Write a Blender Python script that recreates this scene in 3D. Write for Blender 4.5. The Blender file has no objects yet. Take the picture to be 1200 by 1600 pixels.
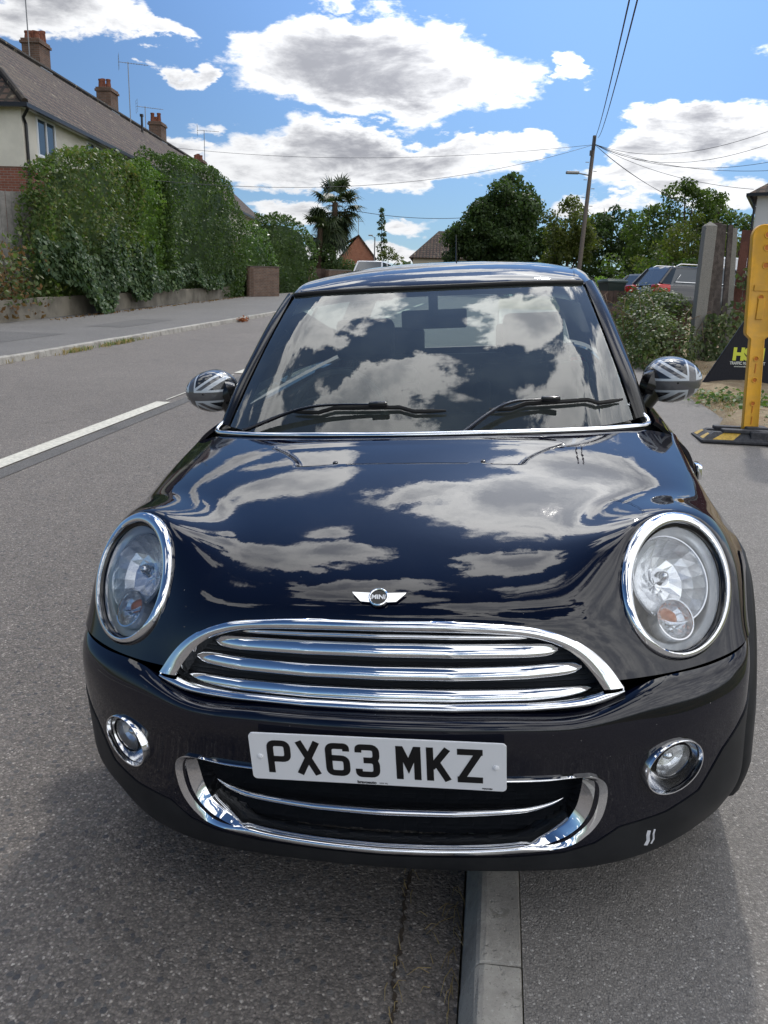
import bpy, bmesh, math, random
import numpy as np
from mathutils import Vector, Matrix
R_=math.radians
rng=random.Random(7)
sc=bpy.context.scene
# ------------------------------------------------------------------ camera, sky, sun, exposure
PITCH,ROLL,CAMH,FPX=R_(14.4),R_(1.7),1.45,1243.0
_cp,_sp,_cr,_sr=math.cos(PITCH),math.sin(PITCH),math.cos(ROLL),math.sin(ROLL)
_A=np.array([[1,0,0],[0,-_sp,-_cp],[0,_cp,-_sp]])
_W=np.array([[_cr,-_sr,0],[_sr,_cr,0],[0,0,1]])@_A
camd=bpy.data.cameras.new('camera'); cam=bpy.data.objects.new('camera',camd); sc.collection.objects.link(cam)
camd.sensor_fit='VERTICAL'; camd.sensor_height=36; camd.sensor_width=27; camd.lens=FPX/1600*36
camd.clip_start=.05; camd.clip_end=5000
_m=Matrix.Identity(4)
for i in range(3): _m[i][0]=_W[0][i]; _m[i][1]=-_W[1][i]; _m[i][2]=-_W[2][i]
_m.translation=(0,0,CAMH); cam.matrix_world=_m
sc.camera=cam
SUN_AZ,SUN_EL=R_(15),R_(50)      # azimuth measured clockwise from +Y
sd=bpy.data.lights.new('sun','SUN'); sd.energy=1.6; sd.angle=R_(2.5); sd.color=(1,.95,.88)
so=bpy.data.objects.new('sun',sd); sc.collection.objects.link(so)
_sv=Vector((math.sin(SUN_AZ)*math.cos(SUN_EL),math.cos(SUN_AZ)*math.cos(SUN_EL),math.sin(SUN_EL)))
so.rotation_euler=_sv.to_track_quat('Z','Y').to_euler()
sc.view_settings.view_transform='Standard'; sc.view_settings.look='None'; sc.view_settings.gamma=1; sc.view_settings.exposure=0.0
sc.cycles.max_bounces=10; sc.cycles.transparent_max_bounces=24; sc.cycles.caustics_reflective=False; sc.cycles.caustics_refractive=False

class NT:
    def __init__(s,tree): s.t=tree; s.n=tree.nodes; s.l=tree.links
    def new(s,typ,**k):
        n=s.n.new(typ)
        for a,b in k.items(): setattr(n,a,b)
        return n
    def link(s,a,b): s.l.new(a,b)
    def put(s,v,sock):
        if isinstance(v,bpy.types.NodeSocket): s.link(v,sock)
        elif v is not None:
            if isinstance(v,(tuple,list)) and len(v)==3 and sock.type=='RGBA': v=tuple(v)+(1,)
            sock.default_value=v
    def m(s,op,a,b=None,c=None,clamp=False):
        n=s.new('ShaderNodeMath',operation=op,use_clamp=clamp); s.put(a,n.inputs[0])
        if b is not None: s.put(b,n.inputs[1])
        if c is not None: s.put(c,n.inputs[2])
        return n.outputs[0]
    def sm(s,v,a,b,lo=0.,hi=1.):
        n=s.new('ShaderNodeMapRange',interpolation_type='SMOOTHSTEP'); s.put(v,n.inputs[0])
        n.inputs[1].default_value=a; n.inputs[2].default_value=b; n.inputs[3].default_value=lo; n.inputs[4].default_value=hi
        return n.outputs[0]
    def mix(s,f,a,b,mode='MIX'):
        n=s.new('ShaderNodeMix',data_type='RGBA',blend_type=mode); s.put(f,n.inputs[0]); s.put(a,n.inputs[6]); s.put(b,n.inputs[7]); return n.outputs[2]
    def noise(s,vec,scale,detail=4,rough=.55,dist=0.,dim='3D'):
        n=s.new('ShaderNodeTexNoise',noise_dimensions=dim); s.put(vec,n.inputs['Vector']); n.inputs['Scale'].default_value=scale
        n.inputs['Detail'].default_value=detail; n.inputs['Roughness'].default_value=rough; n.inputs['Distortion'].default_value=dist
        return n.outputs['Fac']
    def ramp(s,f,stops):
        n=s.new('ShaderNodeValToRGB'); s.put(f,n.inputs[0]); e=n.color_ramp.elements
        while len(e)<len(stops): e.new(.5)
        for q,(p,c) in zip(e,stops): q.position=p; q.color=tuple(c)+(1,) if len(c)==3 else c
        return n.outputs[0]

# sky: Nishita air with procedural cumulus laid out by compass direction
world=bpy.data.worlds.new('World'); sc.world=world; world.use_nodes=True
w=NT(world.node_tree); w.n.clear()
tc=w.new('ShaderNodeTexCoord'); sep=w.new('ShaderNodeSeparateXYZ'); w.link(tc.outputs['Generated'],sep.inputs[0])
X,Y,Z=sep.outputs
sky=w.new('ShaderNodeTexSky',sky_type='NISHITA'); sky.sun_disc=False; sky.sun_elevation=SUN_EL; sky.sun_rotation=SUN_AZ
sky.air_density=1.0; sky.dust_density=.35; sky.ozone_density=2.2
az=w.m('MULTIPLY',w.m('ARCTAN2',X,Y),57.2958); el=w.m('MULTIPLY',w.m('ARCSINE',Z),57.2958)
zz=w.m('ADD',w.m('MAXIMUM',Z,0.0),.16)
cx=w.m('DIVIDE',X,zz); cy=w.m('DIVIDE',Y,zz)
cv=w.new('ShaderNodeCombineXYZ'); w.link(cx,cv.inputs[0]); w.link(cy,cv.inputs[1]); cv.inputs[2].default_value=3.7
av=w.new('ShaderNodeCombineXYZ'); w.link(w.m('MULTIPLY',X,6.2),av.inputs[0]); w.link(w.m('MULTIPLY',Y,6.2),av.inputs[1]); w.link(w.m('MULTIPLY',Z,15.),av.inputs[2])
n_big=w.noise(cv.outputs[0],1.7,5,.55,.3); n_fine=w.noise(cv.outputs[0],3.6,9,.64,.35); n_dir=w.noise(av.outputs[0],1.1,10,.62,.25)
nw=w.new('ShaderNodeTexNoise'); nw.inputs['Scale'].default_value=1.6; nw.inputs['Detail'].default_value=6; nw.inputs['Roughness'].default_value=.6; w.link(av.outputs[0],nw.inputs['Vector'])
wsp_=w.new('ShaderNodeSeparateColor'); w.link(nw.outputs['Color'],wsp_.inputs[0])
low_=w.sm(el,1.,12.,.35,1.)
az0_=az; az=w.m('ADD',az,w.m('MULTIPLY',w.m('SUBTRACT',wsp_.outputs[0],.5),w.m('MULTIPLY',low_,13.)))
el0_=el; el=w.m('ADD',el,w.m('MULTIPLY',w.m('SUBTRACT',wsp_.outputs[1],.5),w.m('MULTIPLY',low_,6.5)))
# az, el, half width, half height, weight
CL=[(-2.1,14.6,11.2,3.8,1.25),(2.5,14.3,6.6,2.6,1.0),(-7.1,15.1,5.6,2.4,.9),(-2.4,9.3,13.2,2.1,1.25),(-7.9,9.6,5.4,2.2,.8),(6.1,9.9,5.0,1.3,.9),
    (10.3,14.7,1.9,1.6,.75),(-13.7,14.0,1.7,1.3,.75),(-20.6,16.4,5.6,2.2,1.1),(-15.8,16.4,3.0,1.0,.8),(18.9,10.5,6.0,2.2,1.2),(22.5,10.6,4.6,2.3,1.),(18.0,8.6,6.2,1.3,.9),
    (-7.1,6.5,4.0,.9,.85),(1.2,5.7,3.0,.7,.75),(14.2,7.2,4.8,1.,.85),(-.5,3.7,13,.9,.8),(-13.9,8.8,2.6,2.4,1.1),(-12.,11.2,2.4,.6,.6),(22.2,7.4,4.,1.,.8),(-2.6,18.6,6.,.8,.5),(-17,37,11,4.5,1.1),(-33,33,8,5,.9),(13,47,16,8,1.2),(25,34,11,5,1.1),(3,32,8,2.6,.8),(-22,52,6,3,.7),(30,55,14,6,1.),(28,14,5,2,.8),(-30,10,5,2.5,.9),
    (-20.,26.,9.,2.4,.8),(6.,27.,7.,1.8,.8),(17.,26.,6.,2.6,.9)]
acc=None
for a0,e0,ra,re,wt in CL:
    q=w.m('ADD',w.m('POWER',w.m('DIVIDE',w.m('SUBTRACT',az,a0),ra),2.),w.m('POWER',w.m('DIVIDE',w.m('SUBTRACT',el,e0),re),2.))
    b=w.m('MULTIPLY',w.m('MAXIMUM',w.m('SUBTRACT',1.,q),0.),wt)
    acc=b if acc is None else w.m('MAXIMUM',acc,b)
# elsewhere round the sky: broken cumulus, front-lit once it stands opposite the sun
az,el=az0_,el0_
side=w.m('MULTIPLY_ADD',X,.20,.02)
nv_=w.new('ShaderNodeTexNoise'); nv_.inputs['Scale'].default_value=3.4; nv_.inputs['Detail'].default_value=8; nv_.inputs['Roughness'].default_value=.62; w.link(cv.outputs[0],nv_.inputs['Vector'])
sv2=w.new('ShaderNodeSeparateColor'); w.link(nv_.outputs['Color'],sv2.inputs[0]); cx0_,cy0_=cx,cy
cx=w.m('ADD',cx,w.m('MULTIPLY',w.m('SUBTRACT',sv2.outputs[0],.5),.55)); cy=w.m('ADD',cy,w.m('MULTIPLY',w.m('SUBTRACT',sv2.outputs[1],.5),.5))
for x0,y0,rx,ry,wt in ((-.40,.42,.30,.13,1.1),(-.66,.28,.25,.16,1.),(.17,.68,.22,.26,1.2),(.10,.27,.17,.14,1.1),(-.05,.82,.13,.10,.9),(.36,1.05,.30,.24,1.1),(-.24,.10,.20,.08,1.),(-.26,-.06,.20,.15,1.15),(.22,.02,.17,.20,1.15),(-.33,1.25,.22,.09,.8),(-.02,1.35,.2,.08,.8)):
    q=w.m('ADD',w.m('POWER',w.m('DIVIDE',w.m('SUBTRACT',cx,x0),rx),2.),w.m('POWER',w.m('DIVIDE',w.m('SUBTRACT',cy,y0),ry),2.))
    acc=w.m('MAXIMUM',acc,w.m('MULTIPLY',w.m('MAXIMUM',w.m('SUBTRACT',1.,q),0.),wt))
back=w.m('MULTIPLY',w.sm(w.m('ADD',w.m('ADD',n_big,side),w.sm(Z,.85,.98,0.,.0)),.46,.60),w.m('MAXIMUM',w.sm(cy,-.05,-.35),w.sm(w.m('ABSOLUTE',az),46.,62.)))
acc=w.m('MAXIMUM',acc,w.m('MULTIPLY',back,1.1))
wob=w.m('ADD',w.m('MULTIPLY',w.m('SUBTRACT',n_dir,.5),1.25),w.m('MULTIPLY',w.m('SUBTRACT',n_fine,.5),w.sm(Z,.4,.7,.5,1.1)))
dens=w.m('ADD',acc,wob)
cover=w.m('MULTIPLY',w.sm(dens,.28,.62),w.sm(el,-1.,3.))
thick=w.sm(w.m('ADD',dens,w.m('MULTIPLY',w.m('SUBTRACT',n_fine,.5),1.9)),.55,1.5)
front=w.m('MAXIMUM',w.sm(Y,.35,-.5),w.m('MULTIPLY',w.sm(Z,.32,.75),.75))             # 0 = looking towards the sun, 1 = opposite
dark=w.mix(front,(.34,.35,.39),(1.05,1.10,1.2)); lite=w.mix(front,(.93,.94,.96),(2.3,2.3,2.28))
ccol=w.mix(thick,lite,dark)
skym=w.mix(1.,sky.outputs[0],(.055,.069,.085),'MULTIPLY')
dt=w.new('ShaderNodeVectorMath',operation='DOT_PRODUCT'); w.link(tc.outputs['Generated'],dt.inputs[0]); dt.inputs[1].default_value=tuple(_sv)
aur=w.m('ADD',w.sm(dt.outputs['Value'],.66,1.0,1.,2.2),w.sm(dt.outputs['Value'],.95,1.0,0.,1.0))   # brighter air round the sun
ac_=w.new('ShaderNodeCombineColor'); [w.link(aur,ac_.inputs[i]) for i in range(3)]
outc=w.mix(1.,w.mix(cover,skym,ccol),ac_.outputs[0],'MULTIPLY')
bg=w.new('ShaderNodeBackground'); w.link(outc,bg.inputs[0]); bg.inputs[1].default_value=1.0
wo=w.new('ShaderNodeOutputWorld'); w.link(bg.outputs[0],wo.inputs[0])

# ------------------------------------------------------------------ helpers
def mat(name,col=(.5,.5,.5),rough=.6,metal=0.,spec=.5,bump=None,var=None,ior=1.45,coat=0.,coords='Object'):
    """plain procedural material: colour with noise variation (var=(scale,amount[,second colour])), bump=(scale,strength,dist)"""
    m=bpy.data.materials.new(name); m.use_nodes=True; t=NT(m.node_tree); p=t.n['Principled BSDF']
    p.inputs['Base Color'].default_value=tuple(col)+(1,); p.inputs['Roughness'].default_value=rough; p.inputs['Metallic'].default_value=metal
    p.inputs['IOR'].default_value=ior; p.inputs['Specular IOR Level'].default_value=spec; p.inputs['Coat Weight'].default_value=coat
    tcn=t.new('ShaderNodeTexCoord').outputs[coords]
    if var:
        c2=var[2] if len(var)>2 else tuple(c*(1-var[1]) for c in col)
        n=t.noise(tcn,var[0],6,.62); t.put(t.mix(t.sm(n,.36,.64),tuple(col),tuple(c2)),p.inputs['Base Color'])
    if bump:
        n=t.noise(tcn,bump[0],5,.6); b=t.new('ShaderNodeBump'); b.inputs['Strength'].default_value=bump[1]; b.inputs['Distance'].default_value=bump[2]
        t.link(n,b.inputs['Height']); t.link(b.outputs[0],p.inputs['Normal'])
    return m
def glass(name,tint=(.9,.95,.93),ior=1.5,boost=0.,dust_haze=0.):
    m=bpy.data.materials.new(name); m.use_nodes=True; t=NT(m.node_tree); t.n.clear()
    tr=t.new('ShaderNodeBsdfTransparent'); tr.inputs[0].default_value=tint+(1,)
    gl=t.new('ShaderNodeBsdfGlossy'); gl.inputs['Roughness'].default_value=.0; gl.inputs[0].default_value=(1,1,1,1)
    fr=t.new('ShaderNodeFresnel'); fr.inputs[0].default_value=ior
    f=t.m('MULTIPLY_ADD',fr.outputs[0],1.0,boost,clamp=True)
    mx=t.new('ShaderNodeMixShader'); t.link(f,mx.inputs[0]); t.link(tr.outputs[0],mx.inputs[1]); t.link(gl.outputs[0],mx.inputs[2])
    if dust_haze>0:  # dusty film, its pale colour a haze put in to lighten the glass
        df=t.new('ShaderNodeBsdfDiffuse'); df.inputs[0].default_value=(.62,.72,.68,1); m2=t.new('ShaderNodeMixShader')
        tn=t.new('ShaderNodeTexCoord').outputs['Object']; t.link(t.sm(t.noise(tn,7.,7,.65),.3,.7,dust_haze*.7,dust_haze*1.3),m2.inputs[0]); t.link(mx.outputs[0],m2.inputs[1]); t.link(df.outputs[0],m2.inputs[2]); mx=m2
    o=t.new('ShaderNodeOutputMaterial'); t.link(mx.outputs[0],o.inputs[0]); return m
def link(o,parent=None):
    sc.collection.objects.link(o)
    if parent is not None: o.parent=parent
    return o
def mesh(name,V,F,m,parent=None,smooth=False,mi=None):
    me=bpy.data.meshes.new(name); me.from_pydata([tuple(map(float,v)) for v in V],[],[tuple(map(int,f)) for f in F])
    for q in (m if isinstance(m,(list,tuple)) else [m]): me.materials.append(q)
    if mi is not None: me.polygons.foreach_set('material_index',np.array(mi,dtype=np.int32))
    if smooth: me.polygons.foreach_set('use_smooth',[True]*len(me.polygons))
    me.update(); return link(bpy.data.objects.new(name,me),parent)
def tag(o,label=None,cat=None,group=None,kind=None):
    if label: o['label']=label
    if cat: o['category']=cat
    if group: o['group']=group
    if kind: o['kind']=kind
    return o
def thing(name,label,cat,loc=(0,0,0),rz=0,group=None):
    o=bpy.data.objects.new(name,None); o.empty_display_size=.1; link(o); o.location=loc; o.rotation_euler=(0,0,rz); return tag(o,label,cat,group)
def copy_tree(o,parent=None):
    c=o.copy(); sc.collection.objects.link(c); c.parent=parent
    for ch in list(o.children): copy_tree(ch,c)
    return c
def fixn(V,F):
    bm=bmesh.new(); vs=[bm.verts.new(v) for v in V]
    for f in F:
        try: bm.faces.new([vs[i] for i in f])
        except ValueError: pass
    bmesh.ops.recalc_face_normals(bm,faces=bm.faces); bm.verts.index_update()
    F2=[[v.index for v in f.verts] for f in bm.faces]; bm.free(); return F2
class MB:
    def __init__(s): s.V=[]; s.F=[]; s.mi=[]; s.cur=0
    def add(s,V,F):
        k=len(s.V); s.V+= [tuple(v) for v in V]; s.F+=[tuple(i+k for i in f) for f in F]; s.mi+=[s.cur]*len(F); return s
    def box(s,c,d,rz=0.,M=None,bev=0.):
        hx,hy,hz=[a/2 for a in d]
        if bev>0:
            b=min(bev,hx*.49,hy*.49,hz*.49); P=[]
            bm=bmesh.new(); bmesh.ops.create_cube(bm,size=1)
            for v in bm.verts: v.co=Vector((v.co.x*d[0],v.co.y*d[1],v.co.z*d[2]))
            bmesh.ops.bevel(bm,geom=bm.edges[:],offset=b,segments=2,affect='EDGES',profile=.5)
            bm.verts.index_update(); P=[v.co.copy() for v in bm.verts]; F=[[v.index for v in f.verts] for f in bm.faces]; bm.free()
        else:
            P=[Vector((x*hx,y*hy,z*hz)) for x,y,z in ((-1,-1,-1),(1,-1,-1),(1,1,-1),(-1,1,-1),(-1,-1,1),(1,-1,1),(1,1,1),(-1,1,1))]
            F=[(0,3,2,1),(4,5,6,7),(0,1,5,4),(1,2,6,5),(2,3,7,6),(3,0,4,7)]
        Q=Matrix.Rotation(rz,4,'Z'); Q.translation=Vector(c)
        if M is not None: Q=M@Q
        return s.add([Q@p for p in P],F)
    def tube(s,pts,r,n=8,caps=True,flat=1.,closed=False):
        pts=[Vector(p) for p in pts]; N=len(pts); rr=r if isinstance(r,(list,tuple)) else [r]*N; V=[];F=[]
        prev=None
        for i,p in enumerate(pts):
            if closed: t=(pts[(i+1)%N]-pts[i-1])
            else: t=pts[min(i+1,N-1)]-pts[max(i-1,0)]
            t.normalize()
            if prev is None:
                a=Vector((0,0,1)) if abs(t.z)<.9 else Vector((0,1,0)); u=t.cross(a).normalized()
            else: u=(prev-t*prev.dot(t)).normalized()
            prev=u; v=t.cross(u)
            for k in range(n):
                an=2*math.pi*k/n; V.append(p+u*(math.cos(an)*rr[i])+v*(math.sin(an)*rr[i]*flat))
        for i in range(N if closed else N-1):
            j=(i+1)%N
            for k in range(n): F.append((i*n+k,i*n+(k+1)%n,j*n+(k+1)%n,j*n+k))
        if caps and not closed: F.append(tuple(range(n-1,-1,-1))); F.append(tuple((N-1)*n+k for k in range(n)))
        return s.add(V,F)
    def lathe(s,prof,M=None,n=24,closed=False):
        V=[];F=[];P=len(prof)
        for i in range(n):
            a=2*math.pi*i/n
            for r,z in prof: V.append(Vector((r*math.cos(a),r*math.sin(a),z)))
        for i in range(n):
            j=(i+1)%n
            for k in range(P if closed else P-1):
                l=(k+1)%P; F.append((i*P+k,j*P+k,j*P+l,i*P+l))
        if M is not None: V=[M@v for v in V]
        return s.add(V,F)
    def prism(s,poly,h,M=None,z0=0.):
        n=len(poly); V=[Vector((x,y,z0)) for x,y in poly]+[Vector((x,y,z0+h)) for x,y in poly]
        F=[tuple(range(n-1,-1,-1)),tuple(range(n,2*n))]+[(i,(i+1)%n,n+(i+1)%n,n+i) for i in range(n)]
        if M is not None: V=[M@v for v in V]
        return s.add(V,F)
    def build(s,name,m,parent=None,smooth=False,recalc=True):
        F=s.F
        o=mesh(name,s.V,F,m,parent,smooth,s.mi if isinstance(m,(list,tuple)) else None)
        if recalc:
            bm=bmesh.new(); bm.from_mesh(o.data); bmesh.ops.recalc_face_normals(bm,faces=bm.faces); bm.to_mesh(o.data); bm.free()
        if smooth:
            o.data.set_sharp_from_angle(angle=R_(40))
        return o
def rrect(wd,ht,r,n=5):
    P=[]
    for cx_,cy_,a0 in ((wd/2-r,ht/2-r,0),(-wd/2+r,ht/2-r,90),(-wd/2+r,-ht/2+r,180),(wd/2-r,-ht/2+r,270)):
        for k in range(n+1):
            a=R_(a0+90*k/n); P.append((cx_+r*math.cos(a),cy_+r*math.sin(a)))
    return P
def frame(o,xa,ya,za):
    M=Matrix.Identity(4)
    for i in range(3): M[i][0]=xa[i]; M[i][1]=ya[i]; M[i][2]=za[i]; M[i][3]=o[i]
    return M
def stroke(path,wd,rad=0.,seg=5):
    """flat ribbon polygon strip along a polyline with optionally rounded corners; returns V2,F"""
    P=[Vector(p) for p in path]
    if rad>0:
        Q=[P[0]]
        for i in range(1,len(P)-1):
            a=(P[i-1]-P[i]);b=(P[i+1]-P[i]); r=min(rad,a.length*.5,b.length*.5); a.normalize();b.normalize()
            A=P[i]+a*r;B=P[i]+b*r
            for k in range(seg+1):
                t=k/seg; Q.append(A*(1-t)**2+P[i]*2*t*(1-t)+B*t*t)
        Q.append(P[-1]); P=Q
    V=[];F=[]
    for i,p in enumerate(P):
        d0=(P[i]-P[i-1]).normalized() if i>0 else None; d1=(P[i+1]-P[i]).normalized() if i<len(P)-1 else None
        if d0 is None: d0=d1
        if d1 is None: d1=d0
        n0=Vector((-d0.y,d0.x)); n1=Vector((-d1.y,d1.x)); n=(n0+n1).normalized(); k=wd/2/max(.35,n.dot(n0))
        V+= [p+n*k,p-n*k]
    for i in range(len(P)-1): F.append((2*i,2*i+1,2*i+3,2*i+2))
    return V,F
# ------------------------------------------------------------------ the place
SDv=np.array([math.sin(R_(7.5)),math.cos(R_(7.5))]); TDv=np.array([math.cos(R_(7.5)),-math.sin(R_(7.5))]); SL=.0426
def gs(s): return SL*min(s,62.) if s<62 else SL*62+.012*(s-62)
def P3(s,t,dz=0.): p=SDv*s+TDv*t; return (float(p[0]),float(p[1]),gs(s)+dz)
def gxy(x,y,dz=0.): return gs(float(x*SDv[0]+y*SDv[1]))+dz
def st(x,y): return float(x*SDv[0]+y*SDv[1]),float(x*TDv[0]+y*TDv[1])
def asphalt(name,cell,base,c_dark,c_lite,spark,bumpd,patch=.35,big=0.,tint=(1.03,1.,.965)):
    """rolled asphalt: fine stone-by-stone colour, a few larger dark chippings, stains and worn areas"""
    m=bpy.data.materials.new(name); m.use_nodes=True; t=NT(m.node_tree); p=t.n['Principled BSDF']; tcn=t.new('ShaderNodeTexCoord').outputs['Object']
    wv=t.new('ShaderNodeVectorMath',operation='ADD'); t.link(tcn,wv.inputs[0]); nz=t.new('ShaderNodeTexNoise'); nz.inputs['Scale'].default_value=90; nz.inputs['Detail'].default_value=4; t.link(tcn,nz.inputs['Vector'])
    sc_=t.new('ShaderNodeVectorMath',operation='SCALE'); t.link(nz.outputs['Color'],sc_.inputs[0]); sc_.inputs['Scale'].default_value=cell*1.3; t.link(sc_.outputs[0],wv.inputs[1])
    v=t.new('ShaderNodeTexVoronoi',feature='F1'); v.inputs['Scale'].default_value=1/cell; t.link(wv.outputs[0],v.inputs['Vector'])
    sp=t.new('ShaderNodeSeparateColor'); t.link(v.outputs['Color'],sp.inputs[0])
    stone=t.ramp(sp.outputs[0],[(0,c_dark),(.45,base),(.80,tuple(.5*(a+b) for a,b in zip(base,c_lite))),(.93,c_lite),(1,spark)])
    dome=t.sm(v.outputs['Distance'],.75,.15)
    gr=t.noise(tcn,700,4,.7); col=t.mix(t.sm(gr,.3,.7,.0,.45),stone,base); col=t.mix(t.m('MULTIPLY',t.m('SUBTRACT',1.,dome),.55),col,c_dark)
    h=t.m('ADD',t.m('MULTIPLY',dome,t.m('ADD',t.m('MULTIPLY',sp.outputs[2],.8),.25)),t.m('MULTIPLY',gr,.5))
    if big>0:
        v3=t.new('ShaderNodeTexVoronoi',feature='F1'); v3.inputs['Scale'].default_value=1/.019; t.link(wv.outputs[0],v3.inputs['Vector']); s3=t.new('ShaderNodeSeparateColor'); t.link(v3.outputs['Color'],s3.inputs[0])
        mk=t.m('MULTIPLY',t.m('GREATER_THAN',s3.outputs[0],1-big),t.sm(v3.outputs['Distance'],.48,.36)); col=t.mix(mk,col,t.mix(s3.outputs[1],(.070,.073,.080),(.15,.145,.14))); h=t.m('ADD',h,t.m('MULTIPLY',mk,.5))
    bg_=t.noise(tcn,.55,7,.68); mid_=t.noise(tcn,6.,6,.65); st_=t.noise(tcn,1.7,3,.5,.6)
    f=t.m('ADD',t.m('MULTIPLY',bg_,patch*1.6),t.m('MULTIPLY',mid_,patch*1.0)); f=t.m('ADD',f,1-patch*1.3); f=t.m('MULTIPLY',f,t.sm(st_,.66,.76,1.,.80))
    cc=t.new('ShaderNodeCombineColor')
    for i in range(3): t.link(t.m('MULTIPLY',f,tint[i]),cc.inputs[i])
    col=t.mix(1.,col,cc.outputs[0],'MULTIPLY'); t.link(col,p.inputs['Base Color'])
    t.link(t.sm(sp.outputs[1],0.,1.,.65,.95),p.inputs['Roughness']); p.inputs['Specular IOR Level'].default_value=.35
    b=t.new('ShaderNodeBump'); b.inputs['Strength'].default_value=.85; b.inputs['Distance'].default_value=bumpd; t.link(h,b.inputs['Height']); t.link(b.outputs[0],p.inputs['Normal'])
    return m
A_road=asphalt('road_asphalt',.0065,(.178,.163,.150),(.080,.075,.072),(.32,.29,.265),(.55,.52,.48),.0036,big=.26)
A_pave=asphalt('pavement_asphalt',.0048,(.225,.215,.205),(.12,.116,.112),(.32,.31,.295),(.55,.54,.52),.0028,.30)
A_dark=asphalt('patched_asphalt',.007,(.11,.108,.106),(.07,.07,.07),(.16,.16,.16),(.25,.25,.25),.002)
A_left=asphalt('far_pavement_asphalt',.007,(.15,.146,.142),(.09,.09,.09),(.20,.20,.196),(.34,.34,.34),.002)
concrete=mat('kerb_concrete',(.36,.34,.305),.92)
t=NT(concrete.node_tree); p_=t.n['Principled BSDF']; tcn=t.new('ShaderNodeTexCoord').outputs['Object']
c_=t.mix(t.sm(t.noise(tcn,5.,7,.7),.38,.66),(.40,.38,.34),(.25,.235,.21)); c_=t.mix(t.sm(t.noise(tcn,22.,6,.75,.4),.58,.68,0.,.65),c_,(.15,.14,.12)); c_=t.mix(t.sm(t.noise(tcn,170.,3,.6),.60,.68,0.,.7),c_,(.17,.16,.15)); c_=t.mix(t.sm(t.noise(tcn,90.,3,.6),.62,.70,0.,.5),c_,(.52,.50,.46)); t.link(c_,p_.inputs['Base Color'])
b=t.new('ShaderNodeBump'); b.inputs['Distance'].default_value=.003; b.inputs['Strength'].default_value=.8; t.link(t.m('ADD',t.noise(tcn,220.,4,.7),t.m('MULTIPLY',t.sm(t.noise(tcn,70.,3,.6),.62,.72),-1.)),b.inputs['Height']); t.link(b.outputs[0],p_.inputs['Normal'])
soil=mat('dry_soil',(.23,.165,.10),.95,var=(5,.4,(.30,.24,.15)),bump=(40,.7,.03))
turf=mat('rough_grass_ground',(.085,.10,.035),.95,var=(.8,.4,(.16,.14,.06)),bump=(20,.6,.05))
def strip(name,s0,s1,t0,t1,dz,m,n=None,kind='structure'):
    n=n or max(2,int((s1-s0)/4)); V=[];F=[]
    for i in range(n+1):
        s=s0+(s1-s0)*i/n; V+= [P3(s,t0,dz),P3(s,t1,dz)]
    F=[(2*i,2*i+1,2*i+3,2*i+2) for i in range(n)]
    o=mesh(name,V,F,m); tag(o,kind=kind); return o
# ground sheet out to the horizon, a little under the made surfaces
V=[];F=[];ss=[-90,-20,0,20,40,62,90,200,1500]
for s in ss:
    for t in (-900,-60,-7.6,.13,60,900): V.append(P3(s,t,-.06 if abs(t)<8 else .02))
for i in range(len(ss)-1):
    for k in range(5): F.append((i*6+k,i*6+k+1,i*6+k+7,i*6+k+6))
tag(mesh('ground',V,F,turf),kind='structure')
strip('road',-40,110,-7.22,.005,0,A_road,60)
strip('road_patch',-40,110,-3.52,-3.37,.004,A_dark,60)
strip('pavement',-40,34,.132,2.33,.1,A_pave,40)
strip('far_pavement',-40,90,-12.5,-7.36,.1,A_left,60)
strip('far_pavement_patch',12.6,15.4,-10.2,-8.6,.104,A_dark,3); strip('far_pavement_patch',17.5,20.5,-9.3,-8.4,.104,A_dark,3)
for (a,b) in ((3.9,8.45),(11.15,15.1),(17.3,21.3),(23.4,27.4),(29.5,33.5),(-2.1,1.9),(35.6,39.6)):
    pm=mat('road_paint',(.62,.60,.52),.8,var=(30,.25),bump=(200,.4,.002)) if (a==3.9) else pm
    strip('lane_marking',a,b,-3.70,-3.54,.0045 if False else .008,pm,6)
strip('lane_marking',8.6,11.0,-3.66,-3.64,.008,pm,3)
# kerbs: rows of precast stones with open joints
def kerb(name,s0,s1,flip,L=.915,s_off=0.):
    m_=MB(); s=s0
    while s<s1:
        a,b=s+.002,s+L-.002; j=rng.uniform(-.004,.004) if flip else rng.uniform(-.0015,.0015)
        if flip: prof=[(-7.22,-.05),(-7.245,.088),(-7.258,.1),(-7.36,.1),(-7.36,-.05)]
        else: prof=[(.006,-.05),(.010,.01),(.036,.088),(.044,.097),(.055,.1),(.127,.1005),(.131,.096),(.131,-.05)]
        V=[]
        for q in ((a,a+.004,b-.004,b) if flip else (a,a+.003)+tuple(a+(b-a)*k/9 for k in range(1,9))+(b-.003,b)):
            e=.003 if q in (a,b) else 0
            for t,z in prof:
                cz=(abs(rng.gauss(0,.0011))+(.004 if rng.random()<.05 else 0)) if (not flip and .08<z<.1004) else 0.
                V.append(P3(q,t+j*(1 if not flip else 2)+cz*.6*(1 if t<.08 else -1),z-cz-(e if z>0 else 0)+(j if flip else 0)))
        n=len(prof); nr_=len(V)//n; F=[tuple(range(n)),tuple((nr_-1)*n+k for k in range(n-1,-1,-1))]
        for r in range(nr_-1):
            for k in range(n): F.append((r*n+k,(r+1)*n+k,(r+1)*n+(k+1)%n,r*n+(k+1)%n))
        m_.add(V,F); s+=L
    o=m_.build(name,concrete); tag(o,kind='structure')
kerb('kerb',1.37-.915*6,33,False); kerb('far_kerb',-6,60,True)
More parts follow.
